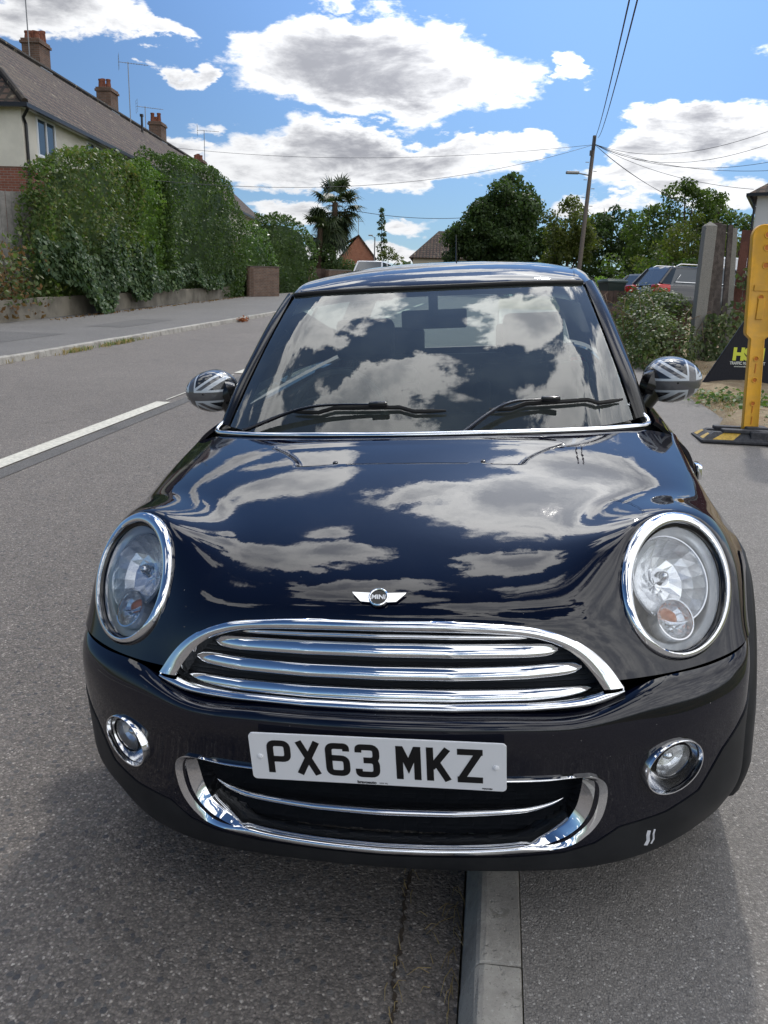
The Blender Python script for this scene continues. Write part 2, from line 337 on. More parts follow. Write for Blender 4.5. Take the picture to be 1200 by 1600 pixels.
# soil verge on the right behind the pavement
V=[];F=[]; NX,NY=28,60
for i in range(NY+1):
    for k in range(NX+1):
        s=5.2+(34-5.2)*i/NY; t0=2.33 if s>9.5 else 2.33+.12*math.sin(s*3)
        t=t0-.06+(14-t0)*(k/NX)**1.6; h=-.03*(k==0)+.105-.0*s+.05*math.sin(s*2.1+t*1.3)*min(1,k/4)+(.02*math.sin(s*9+t*7) if k>0 else 0)+.02*min(k,3)
        V.append(P3(s,t,h))
for i in range(NY):
    for k in range(NX): q=i*(NX+1)+k; F.append((q,q+1,q+NX+2,q+NX+1))
tag(mesh('verge',V,F,soil,None,True),kind='structure')
# cross drive behind the brambles
# ---- foliage
def leafmat(name,cols,trans=.35,rough=.5,spec=.35):
    m=bpy.data.materials.new(name); m.use_nodes=True; t=NT(m.node_tree); t.n.clear()
    g=t.new('ShaderNodeNewGeometry'); col=t.ramp(g.outputs['Random Per Island'],[(i/(max(1,len(cols)-1)),c) for i,c in enumerate(cols)])
    tcn=t.new('ShaderNodeTexCoord').outputs['Object']; n=t.noise(tcn,.9,3,.6)
    col=t.mix(t.sm(n,.35,.65,0.,.55),col,tuple(.6*a for a in cols[0]))
    p=t.new('ShaderNodeBsdfPrincipled'); t.link(col,p.inputs['Base Color']); p.inputs['Roughness'].default_value=rough; p.inputs['Specular IOR Level'].default_value=spec
    tr=t.new('ShaderNodeBsdfTranslucent'); t.link(t.mix(1.,col,(1.3,1.5,.7),'MULTIPLY'),tr.inputs[0])
    mx=t.new('ShaderNodeMixShader'); mx.inputs[0].default_value=trans; t.link(p.outputs[0],mx.inputs[1]); t.link(tr.outputs[0],mx.inputs[2])
    o=t.new('ShaderNodeOutputMaterial'); t.link(mx.outputs[0],o.inputs[0]); return m
L_hedge=leafmat('privet_leaves',[(0.056,0.106,0.027),(0.094,0.156,0.037),(0.150,0.206,0.056),(0.188,0.169,0.062)])
L_bright=leafmat('bright_shrub_leaves',[(0.066,0.132,0.024),(0.110,0.198,0.033),(0.176,0.253,0.050)])
L_dark=leafmat('dark_laurel_leaves',[(0.047,0.086,0.026),(0.078,0.133,0.040),(0.125,0.180,0.055)])
L_ivy=leafmat('ivy_leaves',[(0.036,0.072,0.026),(0.060,0.108,0.038),(0.120,0.168,0.066)],.25,.55,.25)
L_laurel=leafmat('laurel_leaves',[(0.052,0.103,0.023),(0.092,0.172,0.034),(0.138,0.230,0.052)],.35,.35,.6)
L_oak=leafmat('dark_tree_leaves',[(0.036,0.066,0.019),(0.062,0.106,0.031),(0.096,0.144,0.042)],.35)
L_tree=leafmat('tree_leaves',[(.06,.10,.022),(.10,.15,.035),(.14,.19,.05)],.45)
L_tree2=leafmat('olive_tree_leaves',[(.075,.10,.022),(.12,.145,.035),(.17,.175,.055)],.45)
L_bram=leafmat('bramble_leaves',[(.04,.07,.02),(.08,.12,.035),(.13,.17,.06),(.17,.17,.08)],.3)
L_dead=leafmat('dead_leaves',[(.13,.07,.03),(.20,.12,.06),(.26,.18,.09)],.2,.8,.1)
L_straw=leafmat('dry_grass_blades',[(.30,.22,.11),(.40,.31,.16),(.50,.40,.22)],.2,.8,.1)
L_palm=leafmat('palm_fronds',[(0.028,0.049,0.021),(0.056,0.084,0.035),(0.098,0.126,0.049)],.2,.45,.4)
L_weed=leafmat('weed_leaves',[(.06,.11,.03),(.10,.17,.045),(.14,.22,.06)],.35)
barkm=mat('bark',(.10,.08,.06),.95,var=(6,.4),bump=(25,.8,.03))
def quads(name,C,N,size,m,parent=None,asp=1.7,seed=1,droop=0.,spread=.9,fold=.25):
    """leaves: one small folded diamond (2 faces) at every point of C, facing roughly along N"""
    r=np.random.RandomState(seed); n=len(C); C=np.asarray(C,float); N=np.asarray(N,float)
    N=N+r.normal(0,spread,(n,3)); N/=np.linalg.norm(N,axis=1,keepdims=True)+1e-9
    T=r.normal(0,1,(n,3)); T[:,2]-=droop; T-=N*(T*N).sum(1,keepdims=True); T/=np.linalg.norm(T,axis=1,keepdims=True)+1e-9; B=np.cross(N,T)
    sz=size*r.uniform(.6,1.35,(n,1)); a=C-T*sz*.5; b=C+T*sz*.5; w_=sz/asp*.5
    V=np.stack([a,C+B*w_+N*w_*fold,b,C-B*w_+N*w_*fold],1).reshape(-1,3)
    idx=np.arange(n)*4; F=np.stack([idx,idx+1,idx+2,idx+3],1)
    me=bpy.data.meshes.new(name); me.vertices.add(len(V)); me.vertices.foreach_set('co',V.astype(np.float32).ravel())
    me.loops.add(4*n); me.loops.foreach_set('vertex_index',F.astype(np.int32).ravel()); me.polygons.add(n)
    me.polygons.foreach_set('loop_start',(np.arange(n)*4).astype(np.int32)); me.polygons.foreach_set('loop_total',np.full(n,4,np.int32))
    me.materials.append(m); me.update(); me.validate(); return link(bpy.data.objects.new(name,me),parent)
def wob(P,k,seed=0):
    P=np.asarray(P); r=np.random.RandomState(seed+11); o=np.zeros(len(P))
    for i in range(6):
        d=r.normal(0,1,3); f_=k*(1.6**i)*.5; o+=np.sin(P@d*f_+r.uniform(0,6.28))/(1.35**i)
    return o/3.
def hedge(name,label,cat,A,B,depth,z0,top,m,dens,leaf,group=None,seed=1,k=1.2,amp=.25,front_drop=0.,leafm2=None,mixf=0.,round_=.5):
    """hedge between plan points A and B (front foot line), body extends to the left-hand side (away from the road) by depth"""
    A=np.array(A,float);B=np.array(B,float);L=np.linalg.norm(B-A);u=(B-A)/L;nrm_=np.array([u[1],-u[0]])  # towards road
    r=np.random.RandomState(seed); tops=lambda q: np.interp(q,[p[0] for p in top],[p[1] for p in top])
    Hm=max(p[1] for p in top)-z0
    def sample(n,kind):
        q=r.uniform(0,1,n); h=r.uniform(0,1,n); d=r.uniform(0,1,n)
        if kind=='front': d[:]=0
        if kind=='back': d[:]=1
        if kind=='top': h[:]=1
        if kind=='end0': q[:]=0
        if kind=='end1': q[:]=1
        return q,h,d
    parts_=[('front',L*Hm),('top',L*depth*1.3),('end0',depth*Hm),('end1',depth*Hm),('back',L*Hm*.15)]
    Cs=[];Ns=[]
    for kind,ar in parts_:
        q,h,d=sample(int(ar*dens),kind)
        zt=tops(q); z=z0+(zt-z0)*h
        # round the shoulders
        rr=round_*np.clip((h-.75)/.25,0,1)**2
        dd=(d*(1-.5*rr)+.25*rr)*depth; qq=q*L
        er=round_*.8*np.clip((h-.7)/.3,0,1)**2; qq=np.clip(qq,er,L-er)
        P=np.stack([A[0]+u[0]*qq-nrm_[0]*dd,A[1]+u[1]*qq-nrm_[1]*dd,z],1)
        n3={'front':np.array([nrm_[0],nrm_[1],.25]),'back':np.array([-nrm_[0],-nrm_[1],.25]),'top':np.array([0,0,1.]),'end0':np.array([-u[0],-u[1],.2]),'end1':np.array([u[0],u[1],.2])}[kind]
        o=wob(P,k,seed)*amp+wob(P,k*3.5,seed+3)*amp*.35
        P=P+n3*(o[:,None]-np.abs(r.normal(0,.16,len(P)))[:,None]*1.2); Cs.append(P); Ns.append(np.tile(n3,(len(P),1)))
    C=np.concatenate(Cs);N=np.concatenate(Ns)
    root=thing(name,label,cat,(float(A[0]),float(A[1]),z0),0,group)
    off=np.array([A[0],A[1],z0])
    if leafm2 is not None:
        msk=wob(C,.8,seed+5)+r.normal(0,.25,len(C))<mixf
        quads('leaves',C[~msk]-off,N[~msk],leaf,m,root,seed=seed); quads('leaves',C[msk]-off,N[msk],leaf,leafm2,root,seed=seed+1)
    else: quads('leaves',C-off,N,leaf,m,root,seed=seed)
    # twiggy heart of the hedge
    V=[];F=[];nq=max(4,int(L/1.2))
    for i in range(nq+1):
        q=i/nq; zt=float(tops(q))-.55-z0; ins=.42
        e=.25 if i in(0,nq) else 0
        for d,z in ((ins,0),(ins,zt*.8),(ins+.1,zt-e),(max(depth-ins-.1,ins+.15),zt-e),(max(depth-ins,ins+.2),zt*.8),(max(depth-ins,ins+.2),0)):
            qq=min(max(q*L,.28),L-.28); V.append((u[0]*qq-nrm_[0]*d,u[1]*qq-nrm_[1]*d,z))
    for i in range(nq):
        for j in range(5): F.append((i*6+j,i*6+j+1,i*6+j+7,i*6+j+6))
    F+= [tuple(range(5,-1,-1)),tuple(nq*6+j for j in range(6))]
    mesh('branches',V,F,m,root)
    return root
def blobs_tree(name,label,cat,loc,blobs,m,leaf,dens,trunk_h,trunk_r,group=None,seed=1,holes=.0,core=.55,limbs=True):
    dens=dens*1.25
    """tree: tapered trunk, limbs to every clump, leaf clumps spread through overlapping uneven volumes. blobs in local metres"""
    r=np.random.RandomState(seed); root=thing(name,label,cat,loc,0,group); Cs=[];Ns=[]
    for (bx,by,bz,ra,rz) in blobs:
        nsub=max(5,int(ra*ra*rz*1.1)+4)
        for _ in range(nsub):
            d=r.normal(0,1,3); d/=np.linalg.norm(d); q=r.uniform(.35,1.)**.5; c=np.array([bx,by,bz])+d*np.array([ra,ra,rz])*q*.82
            rs=r.uniform(.24,.46)*min(ra,rz)+.1; n=int(4*math.pi*rs*rs*dens)
            e=r.normal(0,1,(n,3)); e/=np.linalg.norm(e,axis=1,keepdims=True); e[:,2]*=.8; rad=rs*r.uniform(.55,1.15,(n,1))
            P=c+e*rad; Cs.append(P); Ns.append(e+np.array([0,0,.3]))
    C=np.concatenate(Cs);N=np.concatenate(Ns)
    if holes>0:
        k=wob(C,1.3,seed+9)>-1.+holes; C=C[k];N=N[k]
    quads('crown',C,N,leaf,m,root,seed=seed)
    m_=MB(); top=max(b[2] for b in blobs)
    m_.tube([(0,0,-.1),(0,0,.2),(.03*top,0,trunk_h*.6),(0,.02*top,trunk_h),(0,0,top*.8)],[trunk_r*1.35,trunk_r,trunk_r*.85,trunk_r*.7,trunk_r*.2],10)
    if limbs:
        for (bx,by,bz,ra,rz) in blobs:
            z_=min(trunk_h*rng.uniform(.7,1.1),bz); m_.tube([(0,0,z_),(bx*.5,by*.5,(z_+bz)*.5+.1*rz),(bx,by,bz),(bx*1.1,by*1.1,bz+rz*.5)],[trunk_r*.5,trunk_r*.33,trunk_r*.2,trunk_r*.06],6)
    m_.build('trunk',barkm,root,True)
    return root
def tuft(name,label,cat,pts,m,h,n,group=None,wd=.006,spread=.25,seed=3,kind=None):
    """grass or straw blades standing at the given points"""
    r=np.random.RandomState(seed); V=[];F=[]
    for (x,y,z) in pts:
        for _ in range(n):
            a=r.uniform(0,6.28); l=h*r.uniform(.5,1.2); lean=spread*r.uniform(.2,1.6); dx,dy=math.cos(a)*lean*l,math.sin(a)*lean*l; px,py=-math.sin(a)*wd/2,math.cos(a)*wd/2
            x0,y0=x+r.normal(0,.03),y+r.normal(0,.03); k=len(V)
            V+= [(x0-px,y0-py,z),(x0+px,y0+py,z),(x0+dx*.5+px*.8,y0+dy*.5+py*.8,z+l*.6),(x0+dx*.5-px*.8,y0+dy*.5-py*.8,z+l*.6),(x0+dx,y0+dy,z+l*(1-.3*lean))]
            F+= [(k,k+1,k+2,k+3),(k+3,k+2,k+4)]
    o=mesh(name,V,F,m); tag(o,label,cat,group,kind); return o
brickm=bpy.data.materials.new('brick'); brickm.use_nodes=True
def brickmat(name,c1,c2,mortar,scale=1.,rot=0.):
    m=bpy.data.materials.new(name); m.use_nodes=True; t=NT(m.node_tree); p=t.n['Principled BSDF']; p.inputs['Roughness'].default_value=.9
    tcn=t.new('ShaderNodeTexCoord').outputs['Object']; s_=t.new('ShaderNodeSeparateXYZ'); t.link(tcn,s_.inputs[0])
    cmb=t.new('ShaderNodeCombineXYZ'); t.link(t.m('ADD',s_.outputs[0],s_.outputs[1]),cmb.inputs[0]); t.link(s_.outputs[2],cmb.inputs[1])
    b=t.new('ShaderNodeTexBrick'); t.link(cmb.outputs[0],b.inputs[0]); b.inputs['Scale'].default_value=1/scale; b.inputs['Brick Width'].default_value=.225; b.inputs['Row Height'].default_value=.075; b.inputs['Mortar Size'].default_value=.008
    b.inputs['Color1'].default_value=c1+(1,); b.inputs['Color2'].default_value=c2+(1,); b.inputs['Mortar'].default_value=mortar+(1,)
    n=t.noise(tcn,3.,5,.6); col=t.mix(t.sm(n,.35,.7,0.,.5),b.outputs[0],tuple(.5*x for x in c1)); t.link(col,p.inputs['Base Color'])
    bb=t.new('ShaderNodeBump'); bb.inputs['Distance'].default_value=.006; bb.invert=True; t.link(b.outputs['Fac'],bb.inputs['Height']); t.link(bb.outputs[0],p.inputs['Normal']); return m
B_red=brickmat('red_brick',(.30,.10,.06),(.22,.075,.05),(.30,.27,.23)); B_brown=brickmat('brown_brick',(.20,.12,.085),(.13,.085,.065),(.22,.20,.17)); B_ch=brickmat('chimney_brick',(.19,.105,.07),(.12,.075,.055),(.19,.165,.14)); B_or=brickmat('orange_brick',(.42,.15,.08),(.34,.12,.07),(.34,.27,.2))
render_=mat('cream_render',(.70,.66,.57),.92,var=(1.4,.12),bump=(90,.35,.006)); wallc=mat('stained_concrete',(.25,.225,.18),.92,var=(1.6,.35,(.15,.135,.105)),bump=(50,.5,.01))
woodg=mat('weathered_grey_wood',(.30,.285,.27),.9,var=(5,.3),bump=(60,.6,.01)); woodb=mat('dark_brown_wood',(.075,.048,.038),.85,var=(4,.4,(.12,.085,.07)),bump=(50,.6,.01)); woodr=mat('red_brown_wood',(.13,.052,.038),.85,var=(4,.35),bump=(50,.6,.01))
cpost=mat('pitted_concrete',(.27,.26,.235),.95,var=(60,.35,(.22,.21,.19)),bump=(110,.8,.01)); pvc=mat('white_plastic',(.75,.76,.77),.35); winglass=mat('window_glass',(.05,.065,.08),.06,0,.9); blackp=mat('black_gutter',(.012,.012,.014),.35)
terra=mat('terracotta',(.24,.085,.05),.8,var=(9,.35)); galv=mat('grey_metal',(.28,.28,.28),.5,.6); leadm=mat('lead_flashing',(.30,.31,.33),.6,.3)
# roof tiles: rows of tiles with lichen
tilem=bpy.data.materials.new('roof_tiles'); tilem.use_nodes=True; t=NT(tilem.node_tree); p=t.n['Principled BSDF']; p.inputs['Roughness'].default_value=.9
tcn=t.new('ShaderNodeTexCoord').outputs['UV']; b=t.new('ShaderNodeTexBrick'); t.link(tcn,b.inputs[0]); b.inputs['Scale'].default_value=1; b.inputs['Brick Width'].default_value=.30; b.inputs['Row Height'].default_value=.33; b.inputs['Mortar Size'].default_value=.055; b.offset=0.
b.inputs['Color1'].default_value=(.105,.060,.042,1); b.inputs['Color2'].default_value=(.066,.039,.029,1); b.inputs['Mortar'].default_value=(.012,.009,.008,1)
n=t.noise(t.new('ShaderNodeTexCoord').outputs['Object'],3.2,8,.75); n2=t.noise(t.new('ShaderNodeTexCoord').outputs['Object'],.5,3,.5)
col=t.mix(t.sm(n,.575,.63,0.,.8),b.outputs[0],(.26,.22,.15)); col=t.mix(t.sm(n2,.45,.7,0.,.4),col,(.085,.065,.042)); t.link(col,p.inputs['Base Color'])
bb=t.new('ShaderNodeBump'); bb.inputs['Distance'].default_value=.05; bb.invert=True; t.link(b.outputs['Fac'],bb.inputs['Height']); t.link(bb.outputs[0],p.inputs['Normal'])
def uvplane(o,ax_u,ax_v):
    me=o.data; uv=me.uv_layers.new(name='UV'); au=Vector(ax_u);av=Vector(ax_v)
    for l in me.loops: v=me.vertices[l.vertex_index].co; uv.data[l.index].uv=(v.dot(au),v.dot(av))
def slab(V,th=.10):
    """thick roof slope from 3 or 4 corner points (counter-clockwise from above)"""
    P=[Vector(v) for v in V]; n=(P[1]-P[0]).cross(P[2]-P[0]).normalized(); 
    if n.z<0: P=P[::-1]; n=-n
    k=len(P); Q=[p-n*th for p in P]; return P+Q,[tuple(range(k)),tuple(range(2*k-1,k-1,-1))]+[(i,k+i,k+(i+1)%k,(i+1)%k) for i in range(k)]
def roofslope(name,V,parent,udir,th=.10):
    VV,F=slab(V,th); o=mesh(name,VV,fixn(VV,F),tilem,parent); P=VV[:len(V)]; n=(P[1]-P[0]).cross(P[2]-P[0]).normalized(); u=Vector(udir).normalized(); uvplane(o,u,n.cross(u)); return o
def window(parent,c,w_,h_,nrm_,panes=2,fr=pvc):
    """casement window with frame, glass and sill; nrm_ = outward plan direction"""
    n=Vector((nrm_[0],nrm_[1],0)).normalized(); x=Vector((-n.y,n.x,0)); M=frame(c,x,n,(0,0,1))
    f=MB(); b_=.06; f.box((0,.02,h_/2-b_/2),(w_,.07,b_),M=M).box((0,.02,-h_/2+b_/2),(w_,.07,b_),M=M)
    for k in range(panes+1): f.box((-w_/2+b_/2+(w_-b_)*k/panes,.022,0),(b_,.068,h_-2*b_),M=M)
    f.box((0,.05,-h_/2-.03),(w_+.1,.14,.05),M=M)
    o=f.build('window',fr,parent); MB().box((0,.01,0),(w_-.1,.02,h_-.1),M=M).build('pane',winglass,o); return o
# ---- the long terrace on the left
dE=R_(3.2); HM=Matrix.Translation((-11.25,26.0,0))@Matrix.Rotation(-dE,4,'Z')    # local: x across (street side = 0, house at -x), y along the row
ter=thing('terraced_house','long cream rendered terrace with brown tiled roof and brick chimneys behind the left hedge','house')
ter.matrix_world=HM
EZ,RZ,DP,LN=7.12,10.55,7.6,34.
MB().box((-DP/2,LN/2,3.2),(DP,LN,4.2)).build('brick_wall',B_red,ter)
MB().box((-DP/2,LN/2,6.2),(DP+.06,LN+.06,1.82)).build('rendered_wall',render_,ter)
ov=.32
roofslope('roof',[(ov,-ov,EZ-.12),(ov,LN+ov,EZ-.12),(-DP/2,LN+ov,RZ),(-DP/2,3.6,RZ)],ter,(0,1,0))
roofslope('roof',[(-DP-ov,LN+ov,EZ-.12),(-DP-ov,-ov,EZ-.12),(-DP/2,3.6,RZ),(-DP/2,LN+ov,RZ)],ter,(0,1,0))
roofslope('roof',[(-DP-ov,-ov,EZ-.12),(ov,-ov,EZ-.12),(-DP/2,3.6,RZ)],ter,(1,0,0))
MB().add([Vector((0,LN,EZ-.2)),Vector((-DP,LN,EZ-.2)),Vector((-DP/2,LN,RZ-.15)),Vector((0,LN-.2,EZ-.2)),Vector((-DP,LN-.2,EZ-.2)),Vector((-DP/2,LN-.2,RZ-.15))],[(0,1,2),(5,4,3),(0,3,4,1),(1,4,5,2),(2,5,3,0)]).build('gable',B_red,ter)
m_=MB(); m_.tube([(-DP/2,3.6,RZ+.02),(-DP/2,LN+.2,RZ+.02)],.12,8); m_.build('ridge_tiles',tilem,ter)
for s0 in (0,): MB().tube([(-DP/2,3.6,RZ+.02),(ov,-ov,EZ-.08)],.10,8).build('hip_tiles',tilem,ter)
m_=MB().box((ov+.03,LN/2,EZ-.17),(.12,LN+.8,.12)).box((-DP/2,-ov-.03,EZ-.17),(DP+.8,.12,.12)); m_.build('gutter',blackp,ter)
MB().box((.14,LN/2,EZ-.13),(.30,LN+.5,.10)).build('soffit',pvc,ter)
MB().tube([(ov-.02,-.1,EZ-.2),(.10,-.05,EZ-.45),(.08,.12,EZ-.6),(.08,.12,2.6)],.045,8).build('downpipe',blackp,ter,True)
for y,w_ in ((1.45,1.25),(5.2,1.3),(9.1,1.25),(12.6,1.3),(16.5,1.25),(20,1.3)): window(ter,(.03,y,6.32),w_,1.15,(1,0))
for i,y in enumerate((9.9,17.2,24.6,33.1)):
    ch=MB(); dz_=-.62 if i==3 else 0.; xc_=-DP/2-.3; ch.box((xc_,y,10.6+dz_),(.72,.95,1.55)).box((xc_,y,11.42+dz_),(.84,1.07,.10)).box((xc_,y,11.51+dz_),(.76,.99,.09)); c_=ch.build('chimney',B_ch,ter)
    MB().box((xc_+.375,y,10.30),(.04,1.05,.5)).build('flashing',leadm,c_)
    for k,(dx,dy) in enumerate(((-.18,-.28),(-.18,.02),(-.16,.30),(.19,-.25),(.19,.08),(.17,.33))[:(6 if i==0 else 4)]):
        hh=.30+.09*((k*7+i)%3)
        MB().lathe([(.07,hh),(.115,hh),(.12,hh-.06),(.10,hh-.09),(.13,0),(.05,0)],Matrix.Translation((xc_+dx,y+dy,11.55+dz_)),14).build('chimney_pot',terra,c_,True)
def aerial(name,label,x,y,z,h,yaw,n=8,grp='rooftop aerials'):
    r=thing(name,label,'aerial',(x,y,z),yaw,grp); MB().tube([(0,0,0),(0,0,h)],.022,6).build('mast',galv,r)
    m_=MB().tube([(-.45,0,h-.05),(1.0,0,h-.05)],.014,5)
    for k in range(n): m_.tube([(-.1+k*1.05/n,-.16,h-.05),(-.1+k*1.05/n,.16,h-.05)],.006,4)
    m_.build('boom',galv,r); m_=MB()
    for k in range(5): m_.tube([(-.45,-.3,h-.35+k*.15),(-.45,.3,h-.35+k*.15)],.006,4)
    for k in (-.3,.3): m_.tube([(-.45,k,h-.38),(-.45,k,h+.30)],.006,4)
    m_.build('reflector_grid',galv,r)
def loc_ter(x,y,z): return tuple(HM@Vector((x,y,z)))
aerial('tv_aerial','tall tv aerial beside the second chimney of the terrace',*loc_ter(-DP/2+.2,18.9,10.3),2.95,R_(20))
aerial('tv_aerial','lower tv aerial standing left of the third chimney',*loc_ter(-DP/2-.3,22.6,10.4),1.6,R_(25))
aerial('tv_aerial','tv aerial on the farthest chimney above the hedge tree',*loc_ter(-DP/2,33.4,10.95),2.0,R_(10),4)
r=thing('rooftop_mast','thin bare mast behind the nearest chimney of the terrace','mast',loc_ter(-DP/2-.2,9.1,10.3)); MB().tube([(0,0,0),(0,0,4.2)],.025,6).build('mast',galv,r)
r=thing('roof_vent','short black vent pipe on the roof slope of the terrace','vent',loc_ter(-DP/2+.55,19.6,10.1)); MB().tube([(0,0,-.3),(0,0,.75)],.06,8).box((0,0,.8),(.16,.16,.12)).build('pipe',blackp,r)
# ---- left frontage: low wall, hedges, fence
def planwall(name,label,cat,A,B,h,th,m,dz=.1,cap=None,grp=None):
    A=Vector(A+(0,));B=Vector(B+(0,)); L=(B-A).length; yaw=math.atan2(B.y-A.y,B.x-A.x); r=thing(name,label,cat,(A.x,A.y,gxy(A.x,A.y)),yaw,grp)
    n=max(2,int(L/2)); V=[];F=[]
    for i in range(n+1):
        q=A+(B-A)*i/n; dzz=gxy(q.x,q.y)-gxy(A.x,A.y)
        for y,z in ((0,-.2),(0,h),(th,h),(th,-.2)): V.append((L*i/n,y,dzz+dz+z))
    for i in range(n):
        for k in range(4): F.append((i*4+k,(i+1)*4+k,(i+1)*4+(k+1)%4,i*4+(k+1)%4))
    F+=[(0,1,2,3),tuple(n*4+k for k in (3,2,1,0))]
    mesh('wall',V,fixn(V,F),m,r)
    if cap:
        V2=[];
        for i in range(n+1):
            q=A+(B-A)*i/n; dzz=gxy(q.x,q.y)-gxy(A.x,A.y)
            for y,z in ((-.03,h+.002),(-.03,h+.05),(th+.03,h+.05),(th+.03,h+.002)): V2.append((L*i/n,y,dzz+dz+z))
        mesh('coping',V2,fixn(V2,F),cap,r)
    return r
planwall('retaining_wall','low stained concrete wall along the far pavement under the hedge','wall',(-9.1,17.4),(-7.62,39.2),.50,.3,wallc)
gl=lambda y:gxy(-8.5,y)+.45
h1=hedge('privet_hedge','tall loose privet hedge with browning tips, nearest on the left','hedge',(-8.95,21.9),(-8.35,29.0),1.1,gl(21)+.1,[(0,4.3),(.08,5.1),(.35,5.6),(.7,5.95),(1,5.75)],L_hedge,230,.115,None,5,amp=.42,leafm2=L_dead,mixf=-.85)
h2=hedge('golden_shrub','yellow green upright shrub between the privet and the dark hedge','shrub',(-8.55,28.0),(-8.2,32.0),1.9,gl(29),[(0,5.5),(.4,6.35),(.8,6.1),(1,5.9)],L_bright,210,.12,None,9,amp=.45)
h3=hedge('dark_hedge','tall dark green hedge, last and longest of the wall top hedges','hedge',(-8.15,31.2),(-7.2,40.4),2.0,gl(32),[(0,5.9),(.15,6.9),(.45,7.15),(.8,7.0),(.95,6.6),(1,6.0)],L_dark,210,.12,None,13,amp=.45)
# ivy spilling over the wall onto the pavement
r_=np.random.RandomState(4); Cs=[]
for (y0,y1,zt,zb,xo,n) in ((20.6,27.4,1.55,.60,.10,4200),(22.0,25.3,1.6,.02,.42,3000),(25.8,28.4,1.5,.28,.22,1900),(24.5,33.5,1.2,.50,.08,2600),(33,38.8,1.0,.45,.08,1400)):
    y=r_.uniform(y0,y1,n); f_=r_.uniform(0,1,n)**.8; gy=np.array([gxy(-8.6,v) for v in y])+.1
    edge=np.minimum(1,np.minimum(y-y0,y1-y)/(.35*(y1-y0)+1e-6)); z=gy+zb+(1-edge)*.6*(zt-zb)+(zt-zb)*(1-f_)*1.0
    x=-9.15+.075*(y-17.4)*.9+.02+xo*f_*edge+.10*np.sin(y*2.3)+r_.normal(0,.05,n)+.18
    Cs.append(np.stack([x,y,np.maximum(z*0+z,gy+.02)],1))
C=np.concatenate(Cs); iv=thing('ivy','dark glossy ivy tumbling over the low wall to the pavement','ivy',(-8.9,23,gl(23))); off=np.array([-8.9,23,gl(23)]); o=quads('leaves',C-off,np.tile([1.,-.2,.5],(len(C),1)),.13,L_ivy,iv,asp=1.15,seed=5,spread=.45,droop=1.5)
C=np.stack([r_.normal(-9.35,.30,1500),r_.uniform(18.6,20.9,1500),np.zeros(1500)],1); C[:,2]=[gxy(a,b)+.15+abs(r_.normal(0,.9))%1.75 for a,b in C[:,:2]]
sh=thing('dead_shrub','straggly brown and green shrub against the fence, far left edge','shrub',(-9.6,19.7,gxy(-9.6,19.7))); off=np.array([-9.6,19.7,gxy(-9.6,19.7)])
quads('dead_leaves',(C-off)[:900],np.tile([.5,-.5,.4],(900,1)),.12,L_dead,sh,seed=8); quads('leaves',(C-off)[900:]+[0.15,.2,.35],np.tile([.5,-.5,.4],(600,1)),.13,L_bram,sh,seed=9)
m_=MB()
for k in range(14): a=rng.uniform(0,6.28); m_.tube([(rng.uniform(-.2,.2),rng.uniform(-.8,.8),0),(.2*math.cos(a),rng.uniform(-.9,.9),.8),(.35*math.cos(a),rng.uniform(-1,1),1.6)],[.015,.01,.004],5)
m_.build('stems',barkm,sh)
def boards(name,label,cat,A,B,z0,h,m,bw=.15,gap=.012,th=.02,grp=None,posts=None,rails=True,skew=0.,step=True,pm=None,toparc=0.):
    A=Vector(A+(0,));B=Vector(B+(0,)); L=(B-A).length; yaw=math.atan2(B.y-A.y,B.x-A.x); za=gxy(A.x,A.y)
    r=thing(name,label,cat,(A.x,A.y,za),yaw,grp); x=0; k=0; m_=MB()
    while x<L:
        q=A+(B-A)*(x/L); g_=(gxy(q.x,q.y)-za) if step else 0.
        m_.box((x+bw/2,rng.uniform(-.004,.004)+(th*.6 if k%2 else 0),g_+z0+h/2),(bw-gap,th,h+rng.uniform(-.015,.015)),bev=0); x+=bw; k+=1
    m_.build('boards',m,r)
    if rails:
        g2=(gxy(B.x,B.y)-za) if step else 0
        for f_ in (.18,.82):
            m_=MB(); m_.add(*(lambda a,b:([Vector((0,.03,a)),Vector((L,.03,a+g2)),Vector((L,.03,a+g2+.08)),Vector((0,.03,a+.08)),Vector((0,.07,a)),Vector((L,.07,a+g2)),Vector((L,.07,a+g2+.08)),Vector((0,.07,a+.08))],[(0,1,2,3),(7,6,5,4),(0,4,5,1),(3,2,6,7),(0,3,7,4),(1,5,6,2)]))(z0+h*f_,0))
            m_.build('rail',m,r)
    if posts:
        for xx in posts:
            q=A+(B-A)*(xx/L); g_=(gxy(q.x,q.y)-za) if step else 0
            MB().box((xx,.05,g_+z0+h/2-.05),(.10,.10,h+.2),bev=.01).build('post',pm or m,r)
    return r
boards('garden_fence','weathered grey close board fence above the left end of the wall','fence',(-12.4,19.6),(-9.75,23.1),.55,2.72,woodg,.16,posts=[4.35],pm=woodg)
planwall('brick_garden_wall','short brick garden wall with end pier below the laurels','wall',(-6.98,41.0),(-5.75,42.6),1.42,.24,B_brown,cap=mat('brick_coping',(.11,.085,.075),.9))
planwall('brick_return_wall','brown brick return of the garden wall by the gateway','wall',(-7.6,43.2),(-7.05,41.0),1.35,.24,B_brown)
hedge('laurel_bush','fresh green laurel bush standing behind the short brick wall','shrub',(-7.35,42.0),(-6.0,44.8),1.5,gxy(-7,43),[(0,4.4),(.3,5.6),(.7,5.2),(1,3.9)],L_laurel,90,.17,None,17,amp=.22)
hedge('round_hedge','broad dark green bush right of the laurel, left of the palm','hedge',(-6.75,48.5),(-4.75,52.8),2.6,gxy(-6,50)-.05,[(0,5.9),(.3,6.7),(.8,6.3),(1,5.4)],L_laurel if False else L_dark,80,.18,None,21,amp=.3)
